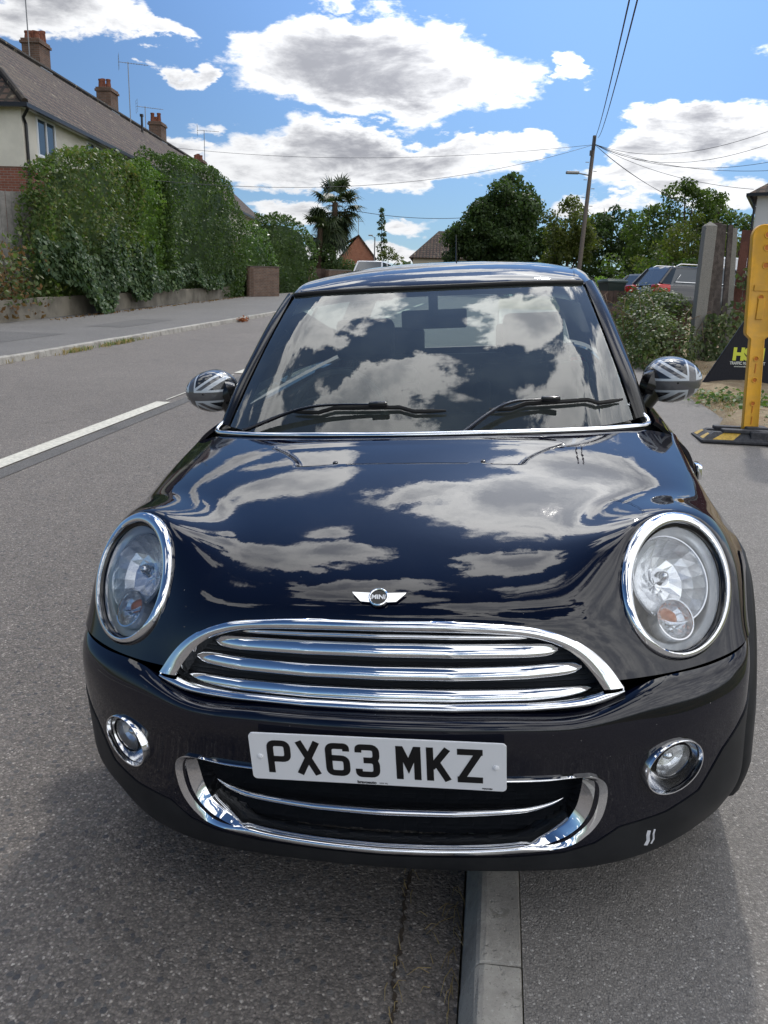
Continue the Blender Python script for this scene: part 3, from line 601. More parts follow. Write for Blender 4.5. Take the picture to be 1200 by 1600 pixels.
planwall('brick_pier','small brown brick pier at the foot of the palm garden','pier',(-6.35,58.5),(-5.6,59.0),1.75,.4,B_brown)
boards('palm_garden_fence','dark close board fence below the palm','fence',(-5.6,59.2),(-4.3,60.4),.1,1.45,woodb,.2)
planwall('stepped_wall','low brown wall with sloping pale coping right of the palm fence','wall',(-4.4,58.5),(-2.9,60.5),1.35,.3,B_brown,cap=cpost)
# ---- palm
def palm(x,y,z,h,label,R,nf,skirt,seed):
    R=R*1.22
    r=np.random.RandomState(seed); root=thing('palm_tree',label,'palm tree',(x,y,z),0,'palms at the corner garden')
    MB().tube([(0,0,-.2),(0,0,h*.5),(.1,0,h)],[.26,.22,.20],10).build('trunk',mat('palm_fibre',(.09,.06,.04),.95,bump=(20,1,.05)),root,True)
    V=[];F=[];V2=[];F2=[]
    for i in range(nf):
        a=r.uniform(0,6.28); el=r.uniform(-1.1,1.3) ; dead=i>=nf-skirt
        if dead: el=r.uniform(-1.45,-.95)
        d=np.array([math.cos(a)*math.cos(el),math.sin(a)*math.cos(el),math.sin(el)]); Ls=R*r.uniform(.42,.6); b0=np.array([.1,0,h-.1 if not dead else h-.3-r.uniform(0,1.0)]); tip=b0+d*Ls+np.array([0,0,-.12*R*math.cos(el)])
        VV,FF=(V2,F2) if dead else (V,F)
        side=np.cross(d,[0,0,1.]); side/=np.linalg.norm(side)+1e-6; upv=np.cross(side,d)
        k=len(VV); VV+= [b0-side*.02,b0+side*.02,tip+side*.015,tip-side*.015]; FF.append((k,k+1,k+2,k+3))
        nb=18
        for j in range(nb):
            g_=(-1+2*j/(nb-1))*1.9; bd=d*math.cos(g_)+side*math.sin(g_); bl=R*.52*r.uniform(.85,1.1)*(1-.25*abs(g_)/1.9); e1=tip+bd*bl*.55; e2=tip+bd*bl+np.array([0,0,-.16*bl-(.25*bl if r.rand()<.4 else 0)]); wv=np.cross(bd,upv)*.055
            k=len(VV); VV+= [tip-wv*.5,tip+wv*.5,e1+wv,e1-wv,e2]; FF+= [(k,k+1,k+2,k+3),(k+3,k+2,k+4)]
    mesh('fronds',V,F,L_palm,root)
    if V2: mesh('dead_fronds',V2,F2,L_dead if False else L_palm,root)
palm(-4.35,62,gxy(-4.35,62),6.2,'tall fan palm with a full round crown above the brick house',2.0,84,26,3)
palm(-5.35,61.2,gxy(-5.4,61),4.4,'lower fan palm leaning against the tall palm on its left',1.5,34,10,5)
blobs_tree('clipped_conifer','dark rounded bush under the palms','shrub',(-3.75,60.8,gxy(-3.7,60.8)-.1),[(0,0,1.9,1.45,1.75),(-.7,0,1.3,1.0,1.3),(.6,.1,1.2,1.0,1.2)],L_dark,.16,55,1.,.12,seed=4)
# ---- far left centre: brick gable, lamp, conifer, small trees, hipped house
rh=thing('brick_house','orange brick gable end house beyond the palm','house',(-3.2,84,0),R_(8)); z_=5.4
MB().add([(-1.6,0,2.4),(1.5,0,2.4),(1.5,0,z_+.9),(-.15,0,z_+2.95),(-1.8,0,z_+.9),(-1.6,8,2.4),(1.5,8,2.4),(1.5,8,z_+.9),(-.15,8,z_+2.95),(-1.8,8,z_+.9)],[(0,1,2,3,4),(9,8,7,6,5),(0,5,6,1),(1,6,7,2),(2,7,8,3),(3,8,9,4),(4,9,5,0)]).build('wall',B_or,rh)
roofslope('roof',[(-.15,-.2,z_+3.06),(1.75,-.2,z_+.75),(1.75,8,z_+.75),(-.15,8,z_+3.06)],rh,(0,1,0),.12)
roofslope('roof',[(-.15,-.2,z_+3.06),(-2.6,-.2,z_+1.6),(-2.6,8,z_+1.6),(-.15,8,z_+3.06)],rh,(0,1,0),.12)
m_=MB().tube([(-.1,1,z_+2.9),(-.1,1,z_+4.6)],.03,6).tube([(-.5,1,z_+4.4),(.4,1,z_+4.4)],.02,5); m_.build('aerial',galv,rh)
lp=thing('street_lamp','far slim grey street lamp beside the brick gable','street lamp',(-1.5,73,gxy(-1.5,73))); MB().tube([(0,0,0),(0,0,4.6)],[.07,.05],8).tube([(0,0,4.55),(-.3,0,4.72)],.03,6).build('column',galv,lp,True); MB().box((-.38,0,4.74),(.38,.2,.1),bev=.03).build('lantern',galv,lp)
cf=[(0,0,z,.85-.085*z,.42) for z in np.arange(.8,6.6,.6)]
blobs_tree('conifer','narrow dark conifer against the sky left of the hipped house','tree',(-1.15,90,gxy(-1.1,90)+2.2),[(x,y,z*1.0,max(.18,r__),h__) for x,y,z,r__,h__ in cf],L_oak,.22,26,1,.09,seed=6,limbs=False)
blobs_tree('small_tree','small round dark tree at the foot of the conifer','tree',(-.35,88,gxy(0,88)+1.4),[(0,0,2.3,1.1,1.1),(.9,0,1.9,.8,.7),(-.8,0,2.1,.8,.9)],L_tree2,.2,22,1,.1,seed=7)
mh=thing('hipped_house','cream hipped roof house partly hidden by the big tree','house',(1.95,76,0),R_(-4)); 
MB().box((4,3.5,4.0),(8,7,4.2)).build('wall',mat('buff_render',(.50,.45,.34),.9),mh)
roofslope('roof',[(-.35,-.35,5.95),(8.35,-.35,5.95),(5.5,3.5,8.6),(2.2,3.5,8.6)],mh,(1,0,0)); roofslope('roof',[(-.35,7.35,5.95),(-.35,-.35,5.95),(2.2,3.5,8.6)],mh,(0,1,0)); roofslope('roof',[(8.35,-.35,5.95),(8.35,7.35,5.95),(5.5,3.5,8.6)],mh,(0,1,0)); roofslope('roof',[(8.35,7.35,5.95),(-.35,7.35,5.95),(2.2,3.5,8.6),(5.5,3.5,8.6)],mh,(1,0,0))
for x in (2.3,6): window(mh,(x,-.0,5.05),1.7,1.0,(0,-1),3)
# ---- big trees
blobs_tree('broadleaf_tree','large dense dark green broadleaf tree behind the car roof','tree',(8.0,60,gxy(8,60)-.2),[(0,0,6.2,2.6,2.2),(-2.1,0,4.2,2.0,1.9),(2.2,.3,4.6,2.1,2.0),(0,-.6,3.6,2.6,1.9),(-1.5,.2,5.9,1.6,1.4),(1.8,0,6.0,1.6,1.3),(-2.7,0,2.6,1.5,1.3),(2.8,0,2.8,1.6,1.4),(.3,0,7.6,1.2,.9),(-.2,-1,2.0,2.8,1.4)],L_oak,.26,42,2.0,.28,'trees behind the gardens',11)
blobs_tree('birch_tree','light olive tree left of the telegraph pole','tree',(9.9,47,gxy(9.9,47)-.2),[(0,0,4.3,1.5,1.5),(-.9,0,3.2,1.2,1.2),(.9,0,3.5,1.2,1.3),(.2,0,5.3,.9,.8),(0,0,2.3,1.5,1.1)],L_tree2,.19,46,1.6,.12,'trees behind the gardens',12)
blobs_tree('shade_tree','mid green tree right behind the telegraph pole','tree',(13.6,52,gxy(13,52)-.2),[(0,0,4.3,2.2,1.6),(-1.8,0,3.6,1.6,1.5),(1.7,0,3.6,1.7,1.5),(-.6,0,5.3,1.2,.8),(0,-.5,2.1,2.6,1.5),(2.8,0,2.6,1.6,1.5)],L_oak,.22,40,1.6,.16,'trees behind the gardens',14)
blobs_tree('tall_tree','tallest loose crowned tree above the parked dark car','tree',(16.2,46,gxy(16,46)-.2),[(0,0,5.0,1.9,1.5),(-1.5,0,5.3,1.2,.9),(-.5,0,6.3,1.0,.7),(1.5,0,5.2,1.3,1.1),(2.3,0,4.2,1.4,1.3),(-2.2,0,3.9,1.7,1.5),(0,-.5,2.8,2.8,1.7),(2.2,0,2.6,1.6,1.5)],L_tree,.19,46,1.8,.16,'trees behind the gardens',15,holes=.1)
blobs_tree('bushy_tree','brown tinged bushy tree in front of the tall one','tree',(13.9,39,gxy(13.9,39)-.2),[(0,0,3.0,1.9,1.4),(-1.4,0,2.2,1.3,1.2),(1.5,0,2.6,1.3,1.2),(.2,0,3.9,1.1,.7)],L_tree2,.17,36,1.3,.12,'trees behind the gardens',16)
blobs_tree('garden_shrub','low mixed green shrubs behind the wheelie bin','shrub',(10.7,37,gxy(10.7,37)-.1),[(0,0,1.5,1.5,1.2),(-1.2,0,1.2,1.0,.9),(1.4,0,1.6,1.1,1.1)],L_tree,.16,40,.6,.07,'trees behind the gardens',18)
blobs_tree('garden_shrub','dark shrub below the bushy tree','shrub',(12.2,34,gxy(12,34)-.1),[(0,0,1.3,1.5,1.1),(1.6,0,1.5,1.3,1.2)],L_oak,.15,44,.6,.07,'trees behind the gardens',19)
blobs_tree('bright_bush','small bright lime green clipped bush by the dark fence','shrub',(7.75,31,gxy(7.8,31)+.05),[(0,0,1.0,.62,.50),(.3,0,.8,.55,.5),(-.4,0,.85,.5,.5)],L_bright if False else leafmat('lime_leaves',[(.14,.24,.03),(.20,.32,.05),(.25,.38,.07)],.4),.08,160,.4,.04,None,20)
# far wood beyond everything
r_=np.random.RandomState(77); n=5200; a=r_.uniform(-.45,.55,n); d=r_.uniform(120,150,n); hh=r_.uniform(0,1,n)*(3.0+1.5*np.sin(a*23)+1.2*np.sin(a*61)); C=np.stack([np.sin(a)*d,np.cos(a)*d,gs(120)+.3+hh],1)
o=quads('distant_wood',C,np.tile([0,-1,.5],(n,1)),1.3,L_oak,seed=30); tag(o,'distant line of trees low on the horizon','wood',kind='stuff')
# ---- telegraph pole and wires
tp=thing('telegraph_pole','tall leaning timber telegraph pole with a small lamp bracket','pole',(8.85,39.5,gxy(8.85,39.5)))
top=Vector((9.22,40,9.42)); base=Vector(tp.location); tv=top-base
MB().tube([(0,0,-.2),tv*.5,tv],[.115,.10,.085],10).build('pole',mat('pole_timber',(.17,.14,.12),.9,bump=(20,.6,.02)),tp,True)
m_=MB().box(tuple(tv*.955+Vector((-.02,-.1,0))),(.10,.12,.5)).box(tuple(tv*.90+Vector((-.1,-.1,0))),(.12,.1,.22)); m_.build('terminal_box',blackp,tp)
for k in range(7): MB().box(tuple(tv*(.55+.05*k)+Vector(((.2 if k%2 else -.2),0,0))),(.16,.03,.03)).build('step_iron',galv,tp)
m_=MB().tube([tv*.775,tv*.78+Vector((-.75,-.1,.06))],.03,6); m_.build('lamp_arm',galv,tp); MB().box(tuple(tv*.78+Vector((-.85,-.1,.05))),(.6,.22,.12),bev=.04).build('lamp_head',galv,tp)
wirem=mat('cable_black',(.06,.06,.065),.6)
def wire(label,a,b,sag,r_=.009):
    a=Vector(a);b=Vector(b); pts=[a.lerp(b,i/24)+Vector((0,0,-sag*4*(i/24)*(1-i/24))) for i in range(25)]
    o=MB().tube(pts,r_,5).build('overhead_cable',wirem); tag(o,label,'cable','overhead cables from the telegraph pole'); return o
# ------------------------------------------------------------------ the car (its own frame: x to its left flank as seen, y towards its tail, z up)
MAT={}
MAT['paint']=mat('car_paint',(.0015,.0022,.0085),.025,0,.5,ior=1.58,coat=0,bump=(5.,.5,.0009))
MAT['chrome']=mat('chrome',(.86,.87,.89),.045,1.)
MAT['chrome_matt']=mat('chrome_matt',(.7,.71,.73),.16,1.)
MAT['blackplastic']=mat('black_plastic',(.011,.012,.014),.5,0,.3,bump=(900,.25,.0004),var=(9,.0,(.018,.019,.021)))
MAT['trim']=mat('black_trim',(.006,.006,.007),.16,0,.6)
MAT['rubber']=mat('rubber',(.012,.012,.012),.65)
MAT['void']=mat('void_black',(.003,.003,.003),.8,0,.1)
MAT['lens']=glass('clear_lens',(.93,.95,.97),1.45,.02)
MAT['screen']=glass('windscreen_glass',(.76,.86,.83),1.6,.045,.042)
MAT['sideglass']=glass('side_glass',(.55,.62,.60),1.5,.0)
MAT['reflector']=mat('reflector_silver',(.95,.96,.98),.16,.35,bump=(26,.35,.008))
MAT['facet']=mat('faceted_silver',(.96,.965,.975),.24,.75)
MAT['lampfloor']=mat('lamp_housing_grey',(.12,.125,.13),.35,.2)
MAT['bezel']=mat('lamp_bezel',(.80,.82,.84),.25,.3)
MAT['amber']=mat('amber_bulb',(.85,.26,.08),.3,0,.5)
MAT['seat']=mat('seat_cloth',(.022,.024,.03),.85,bump=(300,.3,.001))
MAT['dash']=mat('dashboard_plastic',(.03,.033,.036),.6)
MAT['headlining']=mat('headlining',(.42,.44,.42),.9)
MAT['platewhite']=mat('plate_white',(.76,.77,.79),.25,0,.5)
MAT['black']=mat('plate_black',(.006,.006,.007),.35)
MAT['scuff']=mat('scuff_white',(.75,.75,.78),.7)

t_=NT(MAT['paint'].node_tree); tq=t_.new('ShaderNodeTexCoord').outputs['Object']; vv_=t_.new('ShaderNodeTexVoronoi'); vv_.inputs['Scale'].default_value=34; t_.link(tq,vv_.inputs['Vector']); sv_=t_.new('ShaderNodeSeparateColor'); t_.link(vv_.outputs['Color'],sv_.inputs[0])
spk=t_.m('MULTIPLY',t_.m('LESS_THAN',vv_.outputs['Distance'],t_.m('MULTIPLY',sv_.outputs[1],.05)),t_.m('GREATER_THAN',sv_.outputs[0],.72))
film=t_.sm(t_.noise(tq,3.,7,.7),.45,.75,0.,.012); t_.link(t_.mix(t_.m('ADD',film,t_.m('MULTIPLY',spk,.35)),(.0015,.0022,.0085),(.45,.43,.40)),t_.n['Principled BSDF'].inputs['Base Color'])
t_.link(t_.sm(t_.noise(tq,2.3,6,.7),.35,.75,.015,.07),t_.n['Principled BSDF'].inputs['Roughness'])
C2W=[[0.9871,0.1426,-0.0729],[-0.1452,0.9889,-0.0324],[0.0675,0.0425,0.9968]]
car=thing('parked_car','small glossy black hatchback with chrome grille, parked half on the kerb facing the viewer','car')
CM=Matrix.Identity(4)
for i in range(3):
    for j in range(3): CM[i][j]=C2W[i][j]
CM.translation=(0.034,1.455,0.111)
CM=(Matrix.Translation(CM.translation)@CM.to_quaternion().to_matrix().to_4x4())
car.matrix_world=CM

def bspl(n,ts):
    """clamped cubic B-spline basis matrix (len(ts) x n)"""
    k=3; m=n-k; kn=np.concatenate([np.zeros(k),np.linspace(0,1,m+1),np.ones(k)])
    B=np.zeros((len(ts),n))
    for r,t in enumerate(ts):
        t=min(max(t,0),1-1e-9); N=np.array([1.0 if kn[i]<=t<kn[i+1] else 0. for i in range(len(kn)-1)])
        for d in range(1,k+1):
            M_=np.zeros(len(N)-1)
            for i in range(len(N)-1):
                a=kn[i+d]-kn[i]; b=kn[i+d+1]-kn[i+1]
                M_[i]=(0 if a==0 else (t-kn[i])/a*N[i])+(0 if b==0 else (kn[i+d+1]-t)/b*N[i+1])
            N=M_
        B[r]=N[:n]
    return B
def greville(n):
    k=3; m=n-k; kn=np.concatenate([np.zeros(k),np.linspace(0,1,m+1),np.ones(k)]); return np.array([kn[i+1:i+4].mean() for i in range(n)])
class Surf:
    def __init__(s,rows,mirror=True,refine=2,nu=220,nv=110,amt=.8):
        G=np.array(rows,float)                      # rows x cols x 3
        if mirror:
            L=G[:,:0:-1].copy(); L[...,0]*=-1; G=np.concatenate([L,G],1)
        nr,nc=G.shape[:2]; Bg_v=bspl(nr,greville(nr)); Bg_u=bspl(nc,greville(nc)); P=G.copy()
        for _ in range(refine):
            S=np.einsum('ri,cj,ijk->rck',Bg_v,Bg_u,P); P=P+amt*(G-S)
        us=np.linspace(0,1,nu+1); vs=np.linspace(0,1,nv+1)
        Bu=bspl(nc,us);Bv=bspl(nr,vs)
        s.S=np.einsum('ri,cj,ijk->rck',Bv,Bu,P)
        du=np.gradient(s.S,axis=1);dv=np.gradient(s.S,axis=0); n=np.cross(du,dv); n/=np.linalg.norm(n,axis=2,keepdims=True)+1e-12; s.N=n
        s.flip=1.
    def pts(s): return s.S.reshape(-1,3)
    def nrm(s): return (s.N*s.flip).reshape(-1,3)
    def vf(s):
        a,b=s.S.shape[:2]; idx=np.arange(a*b).reshape(a,b)
        F=np.stack([idx[:-1,:-1],idx[:-1,1:],idx[1:,1:],idx[1:,:-1]],-1).reshape(-1,4)
        if s.flip<0: F=F[:,::-1]
        return s.pts(),F
    def at_xz(s,x,z,off=0.):
        P=s.pts(); N=s.nrm(); d=(P[:,0]-x)**2+(P[:,2]-z)**2; ks=np.argpartition(d,6)[:6]; w=1/(d[ks]+1e-8); w/=w.sum(); n=(N[ks]*w[:,None]).sum(0); n/=np.linalg.norm(n); ys=[]
        for k in ks: ys.append(P[k,1]-(N[k,0]*(x-P[k,0])+N[k,2]*(z-P[k,2]))/N[k,1] if abs(N[k,1])>.25 else P[k,1])
        y=float((np.array(ys)*w).sum()); return np.array([x,y,z])+n*off,n
    def at_xy(s,x,yy,off=0.):
        P=s.pts(); d=(P[:,0]-x)**2+(P[:,1]-yy)**2; k=int(np.argmin(d)); p=P[k];n=s.nrm()[k]
        z=p[2]-(n[0]*(x-p[0])+n[1]*(yy-p[1]))/n[2]
        return np.array([x,yy,z])+n*off,n
def clip(V,F,N,fields):
    """cut a mesh along scalar fields; keeps the side where each is >= 0"""
    V=[np.array(v) for v in V]; N=[np.array(n) for n in N]; F=[list(f) for f in F]
    for fld in fields:
        A=np.array(V); D=list(fld(A)); cache={}; out=[]
        for f in F:
            ds=[D[i] for i in f]
            if min(ds)>=0: out.append(f); continue
            if max(ds)<0: continue
            g=[]
            for a,b in zip(f,f[1:]+f[:1]):
                if D[a]>=0: g.append(a)
                if (D[a]>=0)!=(D[b]>=0):
                    k=(min(a,b),max(a,b))
                    if k not in cache:
                        t=D[k[0]]/(D[k[0]]-D[k[1]]); cache[k]=len(V)
                        V.append(V[k[0]]*(1-t)+V[k[1]]*t); N.append(N[k[0]]*(1-t)+N[k[1]]*t); D.append(0.)
                    g.append(cache[k])
            g2=[q for i,q in enumerate(g) if q!=g[i-1]]
            if len(g2)>=3: out.append(g2)
        F=out
    used=sorted({i for f in F for i in f}); mp={u:i for i,u in enumerate(used)}
    return [V[u] for u in used],[[mp[i] for i in f] for f in F],[N[u] for u in used]
def flange(V,F,N,d=.012):
    """turn the free edges of a panel inwards so it has a visible thickness"""
    cnt={}
    for f in F:
        for a,b in zip(f,f[1:]+f[:1]):
            k=(min(a,b),max(a,b)); cnt[k]=cnt.get(k,0)+1
    V=list(V);F=list(F); mp={}
    for f in list(F):
        for a,b in zip(f,f[1:]+f[:1]):
            if cnt.get((min(a,b),max(a,b)),0)==1:
                for q in (a,b):
                    if q not in mp: mp[q]=len(V); V.append(V[q]-N[q]/max(1e-6,np.linalg.norm(N[q]))*d)
                F.append([b,a,mp[a],mp[b]])
    return V,F
def poly_sd(poly):
    P=np.array(poly,float); Q=np.roll(P,-1,0)
    def f(x,z):
        x=np.asarray(x)[:,None];z=np.asarray(z)[:,None]
        ex=Q[:,0]-P[:,0];ez=Q[:,1]-P[:,1]; t=np.clip(((x-P[:,0])*ex+(z-P[:,1])*ez)/(ex*ex+ez*ez+1e-12),0,1)
        d=np.sqrt((x-P[:,0]-t*ex)**2+(z-P[:,1]-t*ez)**2).min(1)
        c=((P[:,1]>z)!=(Q[:,1]>z))&(x<(Q[:,0]-P[:,0])*(z-P[:,1])/(Q[:,1]-P[:,1]+1e-12)+P[:,0]); ins=(c.sum(1)%2)==1
        return np.where(ins,-d,d)
    return f
def cr(pts,n=8):
    """Catmull-Rom through the points"""
    P=[np.array(p,float) for p in pts]; P=[2*P[0]-P[1]]+P+[2*P[-1]-P[-2]]; out=[]
    for i in range(1,len(P)-2):
        for k in range(n):
            t=k/n; a,b,c,d=P[i-1:i+3]; out.append(.5*((2*b)+(c-a)*t+(2*a-5*b+4*c-d)*t*t+(3*b-a-3*c+d)*t**3))
    out.append(P[-2]); return out
def resamp(P,n):
    P=np.array(P); L=np.concatenate([[0],np.cumsum(np.linalg.norm(np.diff(P,axis=0),axis=1))]); q=np.linspace(0,L[-1],n)
    return np.stack([np.interp(q,L,P[:,k]) for k in range(P.shape[1])],1)
def loft(name,rings,m,parent,closed=True,smooth=True,cap=False):
    n=len(rings[0]); V=[p for r in rings for p in r]; F=[]
    for i in range(len(rings)-1):
        for k in range(n if closed else n-1):
            l=(k+1)%n; F.append((i*n+k,i*n+l,(i+1)*n+l,(i+1)*n+k))
    if cap: F.append(tuple((len(rings)-1)*n+k for k in range(n)))
    o=mesh(name,V,F,m,parent,smooth)
    bm=bmesh.new(); bm.from_mesh(o.data); bmesh.ops.recalc_face_normals(bm,faces=bm.faces); bm.to_mesh(o.data); bm.free()
    if smooth: o.data.set_sharp_from_angle(angle=R_(50))
    return o

# ---- body surfaces
XB=[0,.15,.30,.42,.54,.64,.71,.755,.785,.80]; YB=[0,.004,.018,.040,.078,.125,.178,.228,.285,.345]
def row(z0,z1,d0,d1,sx0=1.,sx1=1.,j0=3,j1=6):
    R=[]
    for j,(x,y) in enumerate(zip(XB,YB)):
        t=min(max((j-j0)/(j1-j0),0),1); t=t*t*(3-2*t); R.append((x*(sx0*(1-t)+sx1*t),y+d0*(1-t)+d1*t,z0*(1-t)+z1*t))
    return R
brows=[row(.180,.185,.10,.12,.97,.94),row(.181,.187,.03,.06,.99,.965),row(.192,.195,.006,.038,1,.975),row(.212,.225,-.001,.022,1,.985),row(.25,.27,-.004,.006),row(.31,.33,-.003,0),row(.37,.39,-.002,0),
       row(.43,.45,-.004,-.002),row(.48,.50,-.008,-.003),row(.515,.535,-.009,.000,1,1,3,4.2),row(.533,.560,-.003,.010,1,1,3,4.2),row(.541,.578,.010,.024,1,1,3,4.2),row(.544,.588,.034,.042,1,1,3,4.2)]
bump=Surf(brows,nu=280,nv=120)
def yb(x): return float(np.interp(abs(x),XB,YB))
hrows=[
 [(0,.045,.592),(.15,.049,.592),(.30,.063,.592),(.42,.086,.592),(.54,.124,.592),(.64,.172,.592),(.71,.225,.592),(.755,.276,.593),(.79,.345,.594),(.812,.43,.594)],
 [(0,.060,.650),(.15,.064,.650),(.30,.078,.650),(.42,.102,.650),(.53,.138,.650),(.63,.193,.652),(.70,.247,.655),(.75,.303,.657),(.795,.385,.66),(.824,.49,.66)],
 [(0,.080,.708),(.15,.084,.708),(.30,.100,.706),(.41,.126,.705),(.515,.164,.705),(.61,.225,.710),(.685,.292,.716),(.74,.358,.72),(.792,.46,.72),(.828,.56,.705)],
 [(0,.108,.748),(.15,.112,.748),(.29,.132,.747),(.40,.160,.748),(.50,.205,.752),(.595,.272,.762),(.67,.345,.77),(.73,.425,.775),(.785,.535,.765),(.830,.64,.725)],
 [(0,.175,.789),(.15,.18,.789),(.28,.197,.788),(.39,.225,.790),(.49,.268,.797),(.575,.33,.806),(.655,.412,.812),(.72,.50,.812),(.78,.62,.79),(.832,.72,.73)],
 [(0,.285,.834),(.15,.288,.834),(.28,.30,.832),(.39,.322,.832),(.49,.358,.835),(.575,.41,.840),(.655,.485,.842),(.72,.575,.834),(.782,.70,.80),(.834,.80,.72)],
 [(0,.42,.874),(.15,.422,.873),(.28,.43,.870),(.39,.447,.868),(.49,.475,.868),(.575,.515,.868),(.655,.58,.864),(.72,.665,.850),(.784,.79,.805),(.835,.87,.69)],
 [(0,.56,.909),(.15,.562,.908),(.28,.568,.904),(.39,.58,.900),(.49,.602,.897),(.58,.635,.892),(.655,.69,.884),(.722,.77,.866),(.786,.88,.81),(.836,.94,.66)],
 [(0,.70,.935),(.15,.702,.934),(.28,.71,.931),(.39,.723,.927),(.49,.745,.922),(.58,.775,.915),(.66,.825,.903),(.724,.89,.882),(.788,.98,.82),(.836,1.01,.62)],
 [(0,.79,.948),(.15,.793,.947),(.28,.803,.945),(.40,.823,.941),(.50,.85,.936),(.59,.885,.929),(.668,.935,.917),(.728,.99,.893),(.79,1.06,.825),(.836,1.07,.60)],
 [(0,.845,.953),(.15,.85,.953),(.29,.865,.951),(.41,.89,.948),(.52,.925,.944),(.61,.965,.938),(.683,1.02,.925),(.738,1.07,.898),(.793,1.12,.83),(.836,1.13,.59)]]
hood=Surf(hrows,nu=260,nv=150)
# orient outwards (up / forwards)
for S_ in (bump,hood):
    k=S_.N.shape; c_=S_.N[k[0]//2,k[1]//2]
    if c_[2]-c_[1]<0: S_.flip=-1.
# recessed panel in front of the screen with the washer jets
Hs=hood.S
def sstep(a,b,v): t=np.clip((v-a)/(b-a),0,1); return t*t*(3-2*t)
wid_=.29+.11*np.clip((Hs[...,1]-.64)/.15,0,1)**1.5
rec=(1-.75*np.clip((Hs[...,1]-.64)/.15,0,1))*sstep(.634,.646,Hs[...,1])*(1-sstep(0,.012,np.abs(Hs[...,0])-wid_))*(1-sstep(.775,.815,Hs[...,1]))
Hs[...,2]-=.012*rec
# low ribs running down the bonnet from the screen corners to the lamps
for sgn in (-1,1):
    cxr=sgn*(.43-.05*Hs[...,1]); Hs[...,2]+=.005*np.exp(-((Hs[...,0]-cxr)/.09)**2)*sstep(.2,.5,Hs[...,1])*(1-sstep(.72,.84,Hs[...,1]))*0+0
du=np.gradient(Hs,axis=1);dv=np.gradient(Hs,axis=0);n_=np.cross(du,dv);n_/=np.linalg.norm(n_,axis=2,keepdims=True);hood.N=n_

# lamp frames
def lampframe(c,az_,el_,ro,sg):
    a_,e_,r_=R_(az_),R_(el_),R_(ro); n=np.array([math.sin(a_)*math.cos(e_),-math.cos(a_)*math.cos(e_),math.sin(e_)])
    a=np.cross([0,0,1.],n);a/=np.linalg.norm(a);b=np.cross(n,a); a2=a*math.cos(r_)+b*math.sin(r_);b2=-a*math.sin(r_)+b*math.cos(r_)
    f=np.array([sg,1,1]); return np.array(c)*f,a2*f,b2*f,n*f
def ell(L,ra,rb,off=0.,ca=0.,cb=0.,n=72):
    c,a,b,nn=L; return [c+a*(ra*math.cos(t)+ca)+b*(rb*math.sin(t)+cb)+nn*off for t in np.linspace(0,2*math.pi,n+1)[:-1]]
HL=(.6196,.2698,.7370); HLa=(33.9,32.,-42.5); HLi=(.6224,.2607,.7367); HLia=(31.8,34.5,-41.5)
FG=(.600,.094,.404); FGa=(29.5,-1.,9.)
def ell_field(L,ra,rb,depth=.12):
    c,a,b,n=L
    def f(P):
        q=P-c; u=q@a; v=q@b; w_=q@n; r=np.sqrt((u/ra)**2+(v/rb)**2)
        return np.where(np.abs(w_)<depth,(r-1)*min(ra,rb),1.)
    return f
arch_out=[(0,.719),(.143,.719),(.239,.713),(.321,.702),(.384,.681),(.428,.654),(.461,.622),(.490,.582)]
arch_in=[(0,.700),(.143,.699),(.239,.695),(.302,.687),(.357,.671),(.397,.647),(.429,.612),(.451,.581)]
def sym(p): return [(-x,z) for x,z in p[::-1] if x>0]+list(p)
AO=np.array(cr(sym(arch_out),6)); AI=np.array(cr(sym(arch_in),6))
mid=[( (a[0]+b[0])/2,(a[1]+b[1])/2) for a,b in zip(resamp(AO,90),resamp(AI,90))]
gr_poly=[(mid[0][0],.50)]+mid+[(mid[-1][0],.50)]
sdg=poly_sd(gr_poly)
Lh=[lampframe(HL,*HLa,s) for s in (-1,1)]; Lf=[lampframe(FG,*FGa,s) for s in (-1,1)]
for L in Lh:
    q=hood.S-L[0]; uu=q@L[1]; vv=q@L[2]; ww=q@L[3]; rr_=np.sqrt((uu/.1358)**2+(vv/.1704)**2); k=(1-sstep(1.0,2.0,rr_))*(1-sstep(.05,.13,np.abs(ww)))*.85
    hood.S=hood.S+L[3]*((-.006-ww)*k)[...,None]
    wsm=(sstep(1.05,1.25,rr_)*(1-sstep(2.2,2.8,rr_)))[...,None][1:-1,1:-1]
    for _ in range(60):
        S0=hood.S; av_=(S0[:-2,1:-1]+S0[2:,1:-1]+S0[1:-1,:-2]+S0[1:-1,2:])/4; S1=S0.copy(); S1[1:-1,1:-1]+=(av_-S0[1:-1,1:-1])*wsm*.8; hood.S=S1
du=np.gradient(hood.S,axis=1);dv=np.gradient(hood.S,axis=0);n_=np.cross(du,dv);n_/=np.linalg.norm(n_,axis=2,keepdims=True);hood.N=n_
# ---- bonnet
V,F=hood.vf(); V,F,N=clip(V,F,hood.nrm(),[lambda P:np.where(P[:,1]<.3,sdg(P[:,0],P[:,2]),1.),ell_field(Lh[0],.124,.161),ell_field(Lh[1],.124,.161)])
V,F=flange(V,F,N,.02); bonnet=mesh('bonnet',V,F,MAT['paint'],car,True); bonnet.data.set_sharp_from_angle(angle=R_(50))
